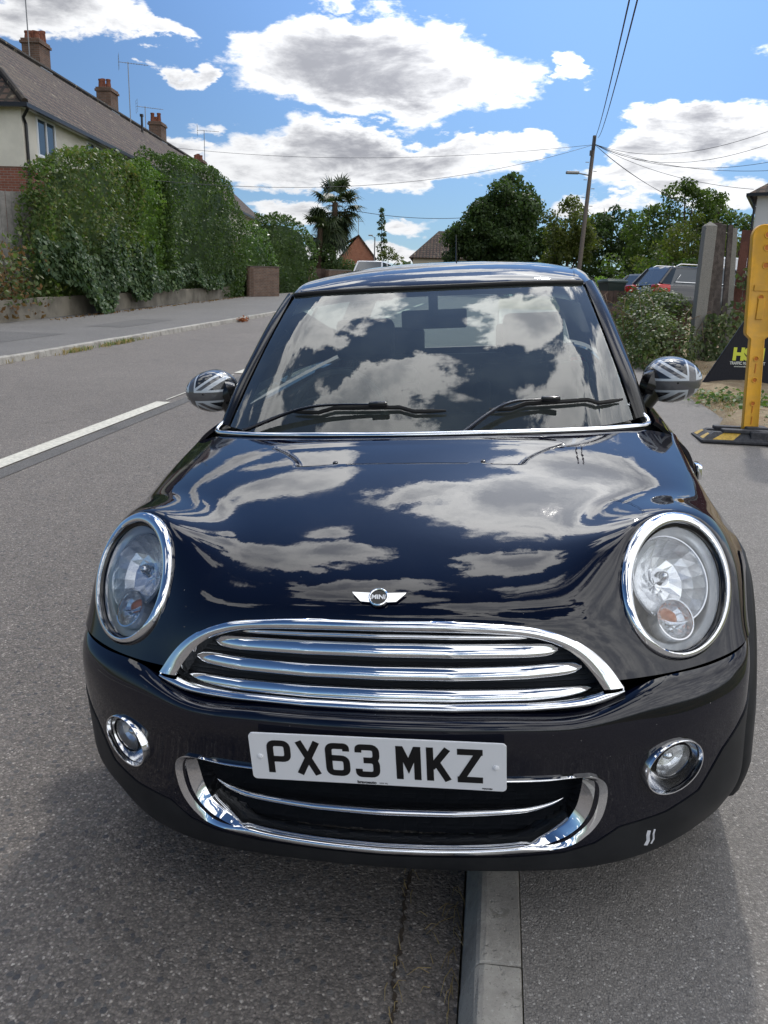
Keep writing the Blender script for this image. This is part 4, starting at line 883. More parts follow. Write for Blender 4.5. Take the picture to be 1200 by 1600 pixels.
# ---- bumper and lower lip
int_out=[(0,.4155),(.264,.4155),(.40,.4155),(.434,.412),(.456,.392),(.459,.356),(.448,.312),(.420,.276),(.375,.252),(.27,.241),(.139,.234),(0,.231)]
int_in=[(0,.411),(.264,.411),(.375,.411),(.411,.409),(.416,.390),(.413,.358),(.404,.325),(.381,.294),(.335,.267),(.27,.254),(.139,.2465),(0,.2435)]
IO=np.array(cr(int_out,8)); II=np.array(cr(int_in,8))
IO_c=np.concatenate([IO,(IO*[-1,1])[::-1][1:-1]]); II_c=np.concatenate([II,(II*[-1,1])[::-1][1:-1]])
sdi=poly_sd([tuple(.5*(a+b)) for a,b in zip(IO_c,II_c)])
LX=[0,.27,.375,.44,.489,.587,.66,.712,.78,.85]; LZ=[.223,.229,.236,.252,.283,.297,.325,.40,.46,.50]
def zlip(P): return P[:,2]-np.interp(np.abs(P[:,0]),LX,LZ)
Vb,Fb=bump.vf(); Nb=bump.nrm()
cuts=[lambda P:sdi(P[:,0],P[:,2]),ell_field(Lf[0],.066,.056,.08),ell_field(Lf[1],.066,.056,.08)]
V,F,N=clip(Vb,Fb,Nb,cuts+[zlip]); V,F=flange(V,F,N,.015); b_=mesh('bumper',V,F,MAT['paint'],car,True); b_.data.set_sharp_from_angle(angle=R_(50))
V,F,N=clip([v+n*.0025 for v,n in zip(Vb,Nb)],Fb,Nb,[lambda P:sdi(P[:,0],P[:,2]),lambda P:-zlip(P)-.001]); V,F=flange(V,F,N,.02); b_=mesh('lower_lip',V,F,MAT['blackplastic'],car,True); b_.data.set_sharp_from_angle(angle=R_(50))
# white scuffs on the lip
m_=MB()
for x0,w_ in ((.548,.0035),(.560,.0018)):
    path=[(x0+.003,.262),(x0+.001,.25),(x0+.0025,.235),(x0-.002,.222)]
    q=[bump.at_xz(x,z,.0042) for x,z in path]; V2=[];
    for (p,n) in q: V2+=[p+[w_,0,0],p-[w_,0,0]]
    m_.add(V2,[(2*i,2*i+1,2*i+3,2*i+2) for i in range(3)])
m_.build('scuff_mark',MAT['scuff'],car)

def ribbon(name,A,B,surf,m,parent,h=.010,off=.003,closed=False,edge=.006,prof=7,yshift=0.,depth=.02,sink=0.):
    """chrome band between two outlines laid on a surface, with a rounded crown"""
    rings=[]
    PA=[surf.at_xz(x,z) for x,z in A]; PB=[surf.at_xz(x,z) for x,z in B]
    if sink:
        PB=[(q-r*(sink*np.linalg.norm(q-p)*float(sstep(.010,.036,np.linalg.norm(q-p)))),r) for (p,n),(q,r) in zip(PA,PB)]
    ts=np.linspace(0,1,prof); cols=[]
    cols.append([p+n*(-depth)+[0,yshift,0] for p,n in PA])
    for t in ts:
        hh=off+h*math.sin(math.pi*(.06+.88*t))**.6
        cols.append([(p*(1-t)+q*t)+((n*(1-t)+r*t)*hh)+[0,yshift,0] for (p,n),(q,r) in zip(PA,PB)])
    cols.append([q+r*(-depth)+[0,yshift,0] for q,r in PB])
    return loft(name,cols,m,parent,closed=closed)
# ---- radiator grille
grille=bpy.data.objects.new('grille',None); link(grille,car)
ribbon('grille_surround',AO,AI,hood,MAT['chrome'],grille,h=.009,off=.002,depth=.045)
ls_t=[(0,.561),(.207,.562),(.365,.563),(.428,.570),(.459,.578),(.491,.581)]; ls_b=[(0,.540),(.207,.543),(.365,.545),(.43,.549),(.470,.558),(.494,.573)]
A_=resamp(cr(sym(ls_t),5),70); B_=resamp(cr(sym(ls_b),5),70)
rings=[]
for t in np.linspace(0,1,8):
    rings.append([np.array([a[0]*(1-t)+b[0]*t, yb(a[0])+.042-.018*math.sin(math.pi*(.05+.9*t))**.6+(.0), a[1]*(1-t)+b[1]*t]) for a,b in zip(A_,B_)])
rings=[[p+[0,.03,0] for p in rings[0]]]+rings+[[p+[0,.03,0] for p in rings[-1]]]
loft('lower_strip',rings,MAT['chrome'],grille,closed=False)
gmat=mat('grille_mesh_plastic',(.05,.056,.065),.4)
rows_=[[np.array([x,yb(x)+.090+.02*(z-.55)/.15+(.008 if i%2 else 0),z]) for x in np.linspace(-.48,.48,50)] for i,z in enumerate(np.arange(.50,.73,.0055))]
loft('backing',rows_,gmat,grille,closed=False,smooth=False)
for (z0,xt,zt,hz,dy) in ((.686,.300,.676,.0050,.082),(.660,.362,.652,.0155,.073),(.6135,.410,.615,.0155,.064),(.5685,.436,.566,.0140,.056)):
    P=[];rr=[];N_=61; V=[];F=[];npr=12
    for i in range(N_):
        u=-1+2*i/(N_-1); x=xt*u; k=max(.03,(1-abs(u)**26))**.5*(1-.12*abs(u)**4); z=z0+(zt-z0)*abs(u)**3; y=yb(x)+dy+.012*abs(u)**4
        for a in range(npr):
            an=2*math.pi*a/npr; c_,s_=-math.cos(an)*.0065*k,math.sin(an)*hz*k; V.append((x,y+c_*.85+s_*.52,z-c_*.52+s_*.85))
    for i in range(N_-1):
        for a in range(npr): F.append((i*npr+a,i*npr+(a+1)%npr,(i+1)*npr+(a+1)%npr,(i+1)*npr+a))
    o=mesh('slat',V,fixn(V,F),MAT['chrome'],grille,True)
# ---- lower intake
low=bpy.data.objects.new('lower_intake',None); link(low,car)
ribbon('intake_surround',IO_c,II_c,bump,MAT['chrome'],low,h=.0045,off=.0045,closed=True,depth=.045,sink=.55,prof=11)
imat=mat('intake_mesh_plastic',(.014,.016,.020),.38)
rows_=[]
for i,z in enumerate(np.arange(.234,.425,.0052)):
    rows_.append([np.array([x,yb(x)+.064-(.009 if i%2 else 0)-(.0025 if (int((x+2)/.03)+i//4)%2 and i%2 else 0),z+(.0015 if i%2 else 0)]) for x in np.linspace(-.47,.47,190)])
loft('mesh_panel',rows_,imat,low,closed=False,smooth=False)
V=[];F=[];N_=61;npr=10
for i in range(N_):
    u=-1+2*i/(N_-1); x=.375*u; k=max(.03,(1-abs(u)**10))**.5*(1-.3*abs(u)**2); z=.314+.012*abs(u)**2+.012*abs(u)**9; y=yb(x)+.022+.012*abs(u)**8
    for a in range(npr):
        an=2*math.pi*a/npr; V.append((x,y-math.cos(an)*.012*k,z+math.sin(an)*.0085*k))
for i in range(N_-1):
    for a in range(npr): F.append((i*npr+a,i*npr+(a+1)%npr,(i+1)*npr+(a+1)%npr,(i+1)*npr+a))
mesh('chrome_bar',V,fixn(V,F),MAT['chrome'],low,True)
# ---- headlights
def disc_dome(L,ra,rb,off,h,ca=0,cb=0,n=48,k=7):
    R=[]
    for i in range(k+1):
        s=1-i/k; R.append(ell(L,ra*s if i<k else ra*.001,rb*s if i<k else rb*.001,off+h*(1-s*s),ca,cb,n))
    return R
for L in Lh:
    sg=1 if L[0][0]>0 else -1
    h_=bpy.data.objects.new('headlight',None); link(h_,car)
    Lo=L; L=lampframe(HLi,*HLia,sg)
    prof=[(-.03,-.022),(-.005,-.004),(0.,.0005),(.12,.0035),(.4,.0065),(.75,.006),(.95,.003),(1.0,-.001),(1.02,-.012)]
    ro_=ell(Lo,.1356,.1702); ri_=ell(L,.1120,.1518)
    loft('chrome_ring',[[p*(1-t)+q*t+(Lo[3]*(1-t)+L[3]*t)*o for p,q in zip(ro_,ri_)] for t,o in prof],MAT['chrome'],h_)
    prof=[(.1362,.1708,-.026),(.1358,.1704,-.004),(.1335,.168,.001),(.127,.162,.0050),(.119,.155,.0075),(.1135,.151,.0078),(.1112,.1495,.004),(.1108,.149,-.01)]
    loft('gasket',[ell(L,.1120,.1518,-.004),ell(L,.1105,.1500,-.010),ell(L,.1065,.1455,-.012),ell(L,.1055,.1445,-.022)],MAT['trim'],h_)
    loft('lens',disc_dome(L,.1065,.1455,-.011,.013),MAT['lens'],h_)
    # directions inside the lamp: 'up' and 'out' in the lamp plane
    up=np.array([0,0,1.])-L[3]*L[3][2]; up/=np.linalg.norm(up); ux=up@L[1];uy=up@L[2]
    sd_=np.cross(up,L[3]);sx_=sd_@L[1];sy_=sd_@L[2]
    if sd_[0]*sg<0: sx_,sy_=-sx_,-sy_
    pr=[(.1055,.1445,-.014),(.101,.140,-.022),(.093,.132,-.024),(.090,.129,-.06)]
    loft('bezel',[ell(L,a,b,o) for a,b,o in pr[:3]]+[ell(L,.089,.124,-.032),ell(L,.088,.123,-.05)],MAT['bezel'],h_)
    loft('housing',[ell(L,.090,.125,-.048),ell(L,.086,.120,-.086),ell(L,.001,.001,-.090)],MAT['lampfloor'],h_)
    Lm=(L[0]+up*.020-sd_*.004,L[1],L[2],L[3])
    main=[(.0915,.0985,-.018),(.086,.093,-.026),(.075,.081,-.042),(.058,.063,-.058),(.036,.040,-.070),(.016,.018,-.076),(.001,.001,-.077)]
    def facet(LL,a,b,o,n,ph): 
        P=ell(LL,a,b,o,n=n); return [p+LL[3]*(.0013*((k+ph)%2)) for k,p in enumerate(P)]
    rf=loft('reflector',[facet(Lm,a,b,o,20,i) for i,(a,b,o) in enumerate(main)],MAT['facet'],h_,smooth=False)
    loft('reflector_rim',[ell(Lm,.0935,.1005,-.022),ell(Lm,.0925,.0995,-.0155),ell(Lm,.0895,.0965,-.0155),ell(Lm,.0885,.0955,-.022)],MAT['chrome_matt'],h_)
    Lb=(Lm[0]+up*.012,L[1],L[2],L[3])
    loft('bulb_cap',disc_dome(Lb,.020,.020,-.046,.024,n=24),MAT['chrome_matt'],h_)
    for a0 in ():
        m_=MB()
        a=R_(a0); e=up*math.sin(a)+sd_*math.cos(a)
        m_.tube([Lb[0]+e*.018+L[3]*-.055,Lb[0]+e*.045+L[3]*-.045,Lb[0]+e*.066+L[3]*-.028],[.0022,.002,.0015],6)
        m_.build('reflector_rib',MAT['chrome_matt'],h_,True)
    tc_=np.array([.6035*sg,.2201,.6745]); off=(tc_-L[0])@L[3]
    Lt=(L[0]+L[1]*((tc_-L[0])@L[1])+L[2]*((tc_-L[0])@L[2]),L[1],L[2],L[3])
    tr_=[(.0445,.0445,-.040),(.0445,.0445,-.010),(.0425,.0425,-.007),(.040,.040,-.010),(.034,.034,-.020),(.018,.018,-.030),(.001,.001,-.033)]
    loft('indicator',[facet(Lt,a,b,o,18,i) for i,(a,b,o) in enumerate(tr_)],MAT['facet'],h_,smooth=False)
    loft('indicator_rim',[ell(Lt,.0450,.0450,-.012),ell(Lt,.0445,.0445,-.005),ell(Lt,.0415,.0415,-.005),ell(Lt,.041,.041,-.012)],MAT['chrome_matt'],h_)
    loft('indicator_bulb',disc_dome((Lt[0]+up*.010,L[1],L[2],L[3]),.021,.016,-.024,.014,n=20),MAT['amber'],h_)
    loft('indicator_lens',disc_dome(Lt,.0405,.0405,-.007,.006,n=32),MAT['lens'],h_)
# ---- fog lights
for L in Lf:
    h_=bpy.data.objects.new('fog_light',None); link(h_,car)
    pr=[(.0715,.0610,-.02),(.0712,.0607,.000),(.0700,.0595,.002),(.0680,.0575,.0015),(.0670,.0565,-.003),(.0662,.0557,-.016)]
    loft('chrome_ring',[ell(L,a,b,o) for a,b,o in pr],MAT['chrome'],h_)
    loft('reflector',[ell(L,.0665,.056,-.010),ell(L,.060,.050,-.026),ell(L,.04,.034,-.042),ell(L,.001,.001,-.05)],MAT['chrome_matt'],h_)
    up=np.array([0,0,1.])
    Ll=(L[0]+up*.011+L[3]*-.004,L[1],L[2],L[3])
    loft('lens_rim',[ell(Ll,.0475,.040,-.02),ell(Ll,.0475,.040,-.003),ell(Ll,.0445,.037,.000),ell(Ll,.0435,.036,-.005)],MAT['trim'],h_)
    loft('lamp_bowl',[ell(Ll,.044,.0365,-.006,n=20),ell(Ll,.036,.030,-.017,n=20),ell(Ll,.026,.022,-.025,n=20),ell(Ll,.012,.010,-.029,n=20),ell(Ll,.001,.001,-.030,n=20)],MAT['facet'],h_,smooth=False)
    loft('lens',disc_dome(Ll,.0445,.037,-.003,.010,n=36),MAT['lens'],h_)
    loft('bulb_shield',disc_dome((Ll[0]+up*.004,L[1],L[2],L[3]),.014,.011,-.020,.010,n=20),MAT['chrome_matt'],h_)
# ---- number plate
Mp=frame((0,-.0165,.4595),(1,0,0),(0,-.064,.998),(0,-.998,-.064))
plate=MB().prism(rrect(.52,.111,.009),.004,Mp).build('number_plate',MAT['platewhite'],car)
ST=14.
glyph={'P':[([(7,0),(7,72),(43,72),(43,34),(7,34)],12)],
 'X':[([(6,79),(44,0)],0),([(44,79),(6,0)],0)],
 '6':[([(43,60),(43,72),(7,72),(7,7),(43,7),(43,43),(7,43)],12)],
 '3':[([(7,59),(7,72),(43,72),(43,41),(17,41)],12),([(17,41),(43,41),(43,7),(7,7),(7,20)],12)],
 'M':[([(7,0),(7,79)],0),([(43,0),(43,79)],0),([(8,76),(25,33),(42,76)],0)],
 'K':[([(7,0),(7,79)],0),([(10,31),(42,77)],0),([(20,44),(43,2)],0)],
 'Z':[([(0,72),(50,72)],0),([(41,68),(9,11)],0),([(0,7),(50,7)],0)]}
m_=MB(); xc=-219-5
for ch in 'PX63 MKZ':
    if ch==' ': xc+=33-11; continue
    for li,(path,rad) in enumerate(glyph[ch]):
        V2,F=stroke([(x,y) for x,y in path],ST,rad)
        m_.add([Mp@Vector(((xc+v.x)/1000,(v.y-39.5+1.5)/1000,.0046+.00012*li)) for v in V2],F)
    xc+=61
m_.build('lettering',MAT['black'],plate,recalc=False)
def text(s,size,M,m,name,parent,bold=0.,ext=0.,align='CENTER'):
    cu=bpy.data.curves.new('t','FONT'); cu.body=s; cu.size=size; cu.align_x=align; cu.align_y='CENTER'; cu.offset=bold; cu.extrude=ext
    o=bpy.data.objects.new('t',cu); sc.collection.objects.link(o); dg=bpy.context.evaluated_depsgraph_get()
    me=bpy.data.meshes.new_from_object(o.evaluated_get(dg)); bpy.data.objects.remove(o)
    me.transform(M); me.materials.clear(); me.materials.append(m); return link(bpy.data.objects.new(name,me),parent)
text('bravoauto',.0095,Mp@Matrix.Translation((-.020,-.0505,.0046)),MAT['black'],'maker_mark',plate,.0004)
text('NG2 3RJ',.0045,Mp@Matrix.Translation((.014,-.051,.0046)),MAT['black'],'maker_mark',plate,.0001)
text('BSAU145d',.0045,Mp@Matrix.Translation((.222,-.051,.0046)),MAT['black'],'maker_mark',plate,.0003)
for x in (-.243,.243):
    MB().lathe([(0,.0035),(.003,.0035),(.0055,.0022),(.0062,0)],Mp@Matrix.Translation((x*.985,0,.004)),16).build('fixing_cap',MAT['platewhite'],plate,True)
# ---- badge
badge=bpy.data.objects.new('badge',None); link(badge,car)
bp,bn=hood.at_xz(0,.7535); bn=bn/np.linalg.norm(bn); bu=np.cross(bn,[1.,0,0]); bu/=np.linalg.norm(bu)
if bu[2]<0: bu=-bu
Mb=frame(bp+bn*.0055,(1,0,0),bu,np.cross([1,0,0],bu))
m_=MB()
for s in (-1,1):
    wing=[(s*.018,.011),(s*.0565,.0125),(s*.0545,.009),(s*.037,-.0095),(s*.018,-.011)]
    m_.prism(wing if s>0 else wing[::-1],.003,Mb)
    for k,yy in enumerate((.0055,.0,-.0055)): m_.box((s*(.034-.003*k),yy,.0035),(.024-.006*k,.0018,.0016),M=Mb)
m_.build('wings',MAT['chrome'],badge)
MB().lathe([(0,.0035),(.0165,.0035),(.0168,.006),(.0185,.0075),(.0205,.006),(.021,0)],Mb,48).build('disc_rim',MAT['chrome'],badge,True)
MB().lathe([(0,.0042),(.0164,.0042)],Mb,48).build('disc',MAT['trim'],badge)
text('MINI',.0145,Mb@Matrix.Translation((0,0,.0047)),MAT['platewhite'],'lettering',badge,.0004,.0003)
# ---- washer jets
for x in (-.197,.197):
    p,n=hood.at_xy(x,.652,.0)
    MB().box((p[0],p[1],p[2]+.005),(.012,.016,.014),bev=.003).build('washer_jet',MAT['trim'],car,True)
# ---- chrome strip round the foot of the screen
sp_=[(.622,1.14,.985),(.668,1.095,.958),(.674,1.055,.944),(.655,1.02,.942),(.62,.985,.946),(.53,.935,.950),(.41,.895,.954),(.29,.87,.957),(.15,.855,.958),(0,.85,.958)]
stp=cr([(-x,y,z) for x,y,z in sp_]+[p for p in sp_[::-1]][1:],6)
MB().tube(stp,.0075,10,flat=.8).build('chrome_strip',MAT['chrome'],car,True)
# ---- scuttle panel, windscreen, roof
sc_rows=[[(x,y+dy,z+dz) for x,y,z in [(0,.856,.952),(.15,.861,.952),(.29,.876,.951),(.41,.901,.949),(.53,.941,.945),(.62,.992,.940),(.664,1.05,.938)]] for dy,dz in ((-.004,-.012),(.0,-.002),(.03,-.004),(.07,-.01),(.12,-.02))]
S_=Surf(sc_rows,nu=80,nv=16); V,F=S_.vf(); mesh('scuttle_panel',V,F,MAT['blackplastic'],car,True)
WB=[(0,.905,.945),(.16,.909,.945),(.32,.925,.945),(.46,.958,.947),(.56,1.0,.949),(.63,1.06,.952)]
WT=[(0,1.475,1.352),(.13,1.477,1.352),(.26,1.484,1.352),(.37,1.496,1.350),(.455,1.515,1.348),(.512,1.545,1.344)]
def wrow(t,bow=.016):
    R=[]
    for a,b in zip(WB,WT):
        a=np.array(a);b=np.array(b); p=a*(1-t)+b*t; d=bow*4*t*(1-t); p=p+np.array([0,-.56,.83])*d; R.append(tuple(p))
    return R
wsS=Surf([wrow(t) for t in (0,.12,.3,.5,.7,.88,1)],nu=80,nv=50); V,F=wsS.vf(); mesh('windscreen',V,F,MAT['screen'],car,True)
# black border of the glass
P=wsS.S; nv_,nu_=P.shape[:2]; wn=wsS.N; 
if wn[nv_//2,nu_//2][1]>0: wn=-wn
def sub(S,N,i0,i1,j0,j1,off):
    A=(S+N*off)[i0:i1+1,j0:j1+1]; a,b=A.shape[:2]; idx=np.arange(a*b).reshape(a,b)
    return A.reshape(-1,3),np.stack([idx[:-1,:-1],idx[:-1,1:],idx[1:,1:],idx[1:,:-1]],-1).reshape(-1,4)
m_=MB()
for r in ((0,4,0,nu_-1),(nv_-2,nv_-1,0,nu_-1),(4,nv_-2,0,2),(4,nv_-2,nu_-3,nu_-1)):
    V,F=sub(P,wn,*r,-.002); m_.add(V,F)
m_.build('screen_border',MAT['trim'],car)
rr_=[]
for y0,zc,w_,zs,yo in ((1.482,1.356,.520,1.345,.064),(1.50,1.368,.530,1.352,.060),(1.56,1.393,.543,1.358,.05),(1.68,1.420,.557,1.365,.03),(1.90,1.441,.573,1.368,.0),(2.25,1.447,.585,1.366,0),(2.65,1.438,.585,1.352,0),(3.0,1.418,.575,1.33,0),(3.25,1.392,.555,1.305,-.03),(3.36,1.37,.54,1.285,-.05)):
    R=[]
    for u in (0,.2,.4,.58,.74,.87,.95,1.0):
        x=w_*u; R.append((x,y0+yo*u**3,zs+(zc-zs)*(1-u**2.6)**(1/1.5) if u<1 else zs-.012))
    rr_.append(R)
rf_=Surf(rr_,nu=90,nv=90); V,F=rf_.vf(); NN=rf_.nrm()
if NN[len(NN)//2][2]<0: NN=-NN; F=F[:,::-1]
V,F=flange([v for v in V],[list(f) for f in F],list(NN),.02); ro=mesh('roof',V,F,MAT['paint'],car,True); ro.data.set_sharp_from_angle(angle=R_(50))
# header trim between glass and roof
MB().tube([tuple(np.array(p)+[0,-.003,.003]) for p in cr([(-x,y,z) for x,y,z in WT[::-1]]+WT[1:],4)],.008,8).build('header_seal',MAT['rubber'],car,True)
# A pillars
for s in (-1,1):
    A0=[np.array([s*x,y,z]) for x,y,z in ((.640,1.075,.950),(.612,1.165,1.045),(.582,1.28,1.145),(.550,1.415,1.250),(.520,1.545,1.345))]
    B0=[np.array([s*x,y,z]) for x,y,z in ((.672,1.10,.945),(.648,1.195,1.045),(.618,1.315,1.145),(.586,1.455,1.25),(.548,1.60,1.345))]
    C0=[np.array([s*x,y,z]) for x,y,z in ((.684,1.17,.945),(.664,1.265,1.04),(.636,1.385,1.14),(.602,1.52,1.24),(.566,1.665,1.335))]
    A0,B0,C0=[resamp(cr(q,6),24) for q in (A0,B0,C0)]
    Bm=B0+np.array([s*.004,-.006,.006]); Bm2=(A0+B0)/2+np.array([s*.003,-.012,.010])
    loft('windscreen_pillar',[A0+np.array([0,.02,-.01]),A0+np.array([0,-.003,.003]),Bm2,Bm,(B0+C0)/2+np.array([s*.006,0,.004]),C0],MAT['trim'],car,closed=False)
# ---- side glass, lower sides, doors
belt=[(.684,1.17,.945),(.715,1.4,.948),(.735,1.8,.955),(.742,2.2,.962),(.735,2.6,.972),(.715,2.95,.985),(.67,3.28,1.0),(.60,3.42,1.01)]
rail=[(.566,1.665,1.335),(.573,1.75,1.352),(.580,1.95,1.36),(.587,2.25,1.356),(.586,2.6,1.344),(.575,2.9,1.326),(.55,3.15,1.30),(.49,3.30,1.28)]
for s in (-1,1):
    Bt=resamp(cr([(s*x,y,z) for x,y,z in belt],6),60); Rl=resamp(cr([(s*x,y,z) for x,y,z in rail],6),60)
    rows_=[Bt*(1-t)+Rl*t+np.array([s*.012*4*t*(1-t),0,0]) for t in np.linspace(0,1,8)]
    def span(name,a,b,m,off=0.):
        return loft(name,[r[a:b+1]+np.array([s*off,0,0]) for r in rows_],m,car,closed=False)
    span('side_window',0,25,MAT['sideglass']); span('door_pillar',24,28,MAT['trim'],.004); span('rear_side_window',27,47,MAT['sideglass']); span('rear_pillar',46,59,MAT['trim'],.004)
    # body side
    yy=[1.05,1.3,1.7,2.1,2.5,2.9,3.2,3.45,3.60]; wx=[0,0,.002,.004,.002,-.004,-.02,-.06,-.14]
    prof_=[(.20,.765),(.26,.80),(.34,.822),(.46,.832),(.60,.836),(.72,.828),(.80,.812),(.86,.79),(.90,.765),(.93,.738),(.948,.712)]
    R=[]
    for z,x in prof_:
        R.append([(s*(x+w_-(.02 if y<1.2 and z>.88 else 0)),y,z+(.012*(y-1.1) if z>.7 else 0)) for y,w_ in zip(yy,wx)])
    Sd=Surf(R,mirror=False,nu=120,nv=60); Nn=Sd.nrm(); Vs,Fs=Sd.vf()
    if Nn[len(Nn)//2][0]*s<0: Nn=-Nn; Fs=Fs[:,::-1]
    wheel=lambda yc:(lambda P:np.sqrt((P[:,1]-yc)**2+(P[:,2]-.30)**2)-.355)
    ya,yb_=1.24,2.30
    V,F,N=clip(Vs,Fs,Nn,[wheel(3.167),wheel(.70),lambda P:np.where(P[:,2]>.28,np.maximum(ya-.002-P[:,1],P[:,1]-yb_-.002),1.)])
    V,F=flange(V,F,N,.012); o=mesh('side_panel',V,F,MAT['paint'],car,True); o.data.set_sharp_from_angle(angle=R_(50))
    V,F,N=clip(Vs,Fs,Nn,[lambda P:np.minimum(P[:,1]-ya-.002,yb_-.002-P[:,1]),lambda P:P[:,2]-.284])
    V,F=flange(V,F,N,.012); door=mesh('door',V,F,MAT['paint'],car,True); door.data.set_sharp_from_angle(angle=R_(50))
    MB().box((s*.838,2.14,.80),(.03,.17,.026),bev=.01).build('handle',MAT['chrome'],door,True)
    # sill and wheel arch cladding
    for yc,a0,a1 in ((.70,-14,196),(3.167,-14,196)):
        A_=[];
        for a in np.linspace(R_(a0),R_(a1),44):
            ca,sa=math.cos(a),math.sin(a)
            def xs(y,z):
                if yc<1:
                    if y<.62:
                        return float(np.interp(y,[.24,.285,.345,.43,.52,.62],[.76,.785,.803,.816,.828,.834]))
                    return .836
                return .836-float(np.interp(y,[3.1,3.45,3.6],[.01,.07,.14]))
            ring=[]
            for r_,o_ in ((.415,-.006),(.412,.006),(.395,.016),(.37,.021),(.35,.019),(.338,.008),(.334,-.03)):
                y=yc-r_*ca; z=.30+r_*sa; 
                lowk=max(0,.26-z)*.5
                ring.append(np.array([s*(xs(y,z)+o_-lowk*.6),y,z]))
            A_.append(ring)
        loft('arch_cladding',[[r[k] for r in A_] for k in range(7)],MAT['blackplastic'],car,closed=False)
        # liner
        loft('arch_liner',[[np.array([s*x,yc-.335*math.cos(a),.30+.335*math.sin(a)]) for a in np.linspace(R_(-20),R_(200),30)] for x in (.80,.5)],MAT['void'],car,closed=False)
    MB().box((s*.805,1.93,.235),(.06,1.75,.10),bev=.02).build('sill',MAT['blackplastic'],car,True)
    # wheels
    for yc in (.70,3.167):
        wh=bpy.data.objects.new('wheel',None); link(wh,car); wh.location=(s*.735,yc,.300)
        Q=Matrix.Rotation(R_(90)*s,4,'Y')
        MB().lathe([(.20,-.085),(.28,-.088),(.298,-.075),(.302,-.05),(.302,.05),(.298,.075),(.28,.088),(.20,.085)],Q,40).build('tyre',MAT['rubber'],wh,True)
        m_=MB().lathe([(.203,.08),(.195,.07),(.19,-.07),(.203,-.08)],Q,40); m_.lathe([(0,.07),(.035,.07),(.04,.05),(0,.05)],Q,20)
        for k in range(7):
            a=2*math.pi*k/7; m_.box((0,.11,.055),(.035,.17,.02),M=Q@Matrix.Rotation(a,4,'Z'),bev=.006)
        m_.build('rim',MAT['chrome_matt'],wh,True)
        MB().lathe([(0,.0),(.13,0),(.13,-.02),(0,-.02)],Q,24).build('brake_disc',MAT['chrome_matt'],wh)
    # side repeater on the front wing
    rp=MB(); rp.box((s*.8395,1.135,.775),(.016,.065,.045),bev=.007); rp.build('side_repeater',MAT['chrome'],car,True)
    MB().box((s*.8475,1.135,.775),(.006,.045,.028),bev=.0025).build('repeater_lens',MAT['platewhite'],car,True)
# rear: hatch, glass, lamps, bumper (plain but real)
S_=Surf([[ (x*w_,y+.06*x*x/.36*(1 if w_>.9 else .6),z) for x in (0,.2,.4,.52,.6,.64)] for w_,y,z in ((1.0,3.60,.30),(1.05,3.64,.42),(1.08,3.63,.60),(1.06,3.58,.80),(1.0,3.50,.98))],nu=50,nv=20)
V,F=S_.vf(); mesh('tailgate',V,F,MAT['paint'],car,True)
S_=Surf([[ (x*w_,y-.1*(x/.6)**2,z) for x in (0,.2,.4,.52,.60)] for w_,y,z in ((1.0,3.50,.985),(.96,3.46,1.1),(.90,3.42,1.22),(.84,3.37,1.36))],nu=40,nv=12)
V,F=S_.vf(); mesh('rear_window',V,F,MAT['sideglass'],car,True)
MB().box((0,3.60,.30),(1.40,.18,.22),bev=.06).build('rear_bumper',MAT['blackplastic'],car,True)
for s in (-1,1): MB().box((s*.66,3.53,.80),(.10,.10,.20),bev=.03).build('tail_light',mat('tail_lamp_red',(.35,.01,.01),.1),car,True)
# floor pan and inner walls so that the cabin is closed
MB().box((0,2.1,.22),(1.5,2.9,.05)).box((0,.80,.60),(1.24,.04,.60)).box((0,.45,.26),(1.1,.7,.04)).build('floor_pan',MAT['void'],car)
rad=MB().box((0,.30,.45),(1.05,.02,.42)).build('radiator',MAT['void'],car)
# ---- cabin
cab=bpy.data.objects.new('interior',None); link(cab,car)
dr=[[ (x,y+.12*(x/.62)**2*k,z) for x in (0,.2,.4,.52,.64)] for y,z,k in ((.93,.915,1),(1.05,.925,1),(1.22,.93,1),(1.32,.915,1),(1.36,.86,1),(1.36,.70,1),(1.34,.50,1))]
S_=Surf(dr,nu=40,nv=30); V,F=S_.vf(); mesh('dashboard',V,F,MAT['dash'],cab,True)
MB().tube([(-.36+.175*math.cos(a),1.46+.07*math.sin(a),.90+.165*math.sin(a)) for a in np.linspace(0,2*math.pi,33)[:-1]],.014,8,closed=True).box((-.36,1.47,.90),(.12,.04,.09),bev=.02).box((-.36,1.475,.90),(.31,.02,.03)).box((-.36,1.465,.83),(.035,.02,.12)).build('steering_wheel',MAT['dash'],cab,True)
MB().tube([(-.36+.10*math.cos(a),1.28,.945+.06*math.sin(a)) for a in np.linspace(0,math.pi,12)],.012,6).build('instrument_cowl',MAT['dash'],cab,True)
for x in (-.36,.36):
    m_=MB(); Q=Matrix.Translation((x,2.02,.72))@Matrix.Rotation(R_(-14),4,'X'); m_.box((0,0,0),(.46,.13,.62),M=Q,bev=.055)
    for s in (-1,1): m_.box((s*.21,-.045,-.02),(.07,.10,.50),M=Q,bev=.03)
    m_.box((x,1.75,.46),(.48,.50,.15),bev=.06); m_.build('seat',MAT['seat'],cab,True)
    MB().box((0,-.005,.43),(.25,.10,.17),M=Q,bev=.045).box((-.05,0,.33),(.012,.012,.1),M=Q).box((.05,0,.33),(.012,.012,.1),M=Q).build('headrest',MAT['seat'],cab,True)
m_=MB(); Q=Matrix.Translation((0,2.85,.75))@Matrix.Rotation(R_(-16),4,'X'); m_.box((0,0,0),(1.15,.12,.5),M=Q,bev=.04).box((0,2.65,.48),(1.15,.45,.12),bev=.04)
for x in (-.3,.3): m_.box((x,0,.33),(.22,.08,.14),M=Q,bev=.035)
m_.build('rear_seat',MAT['seat'],cab,True)
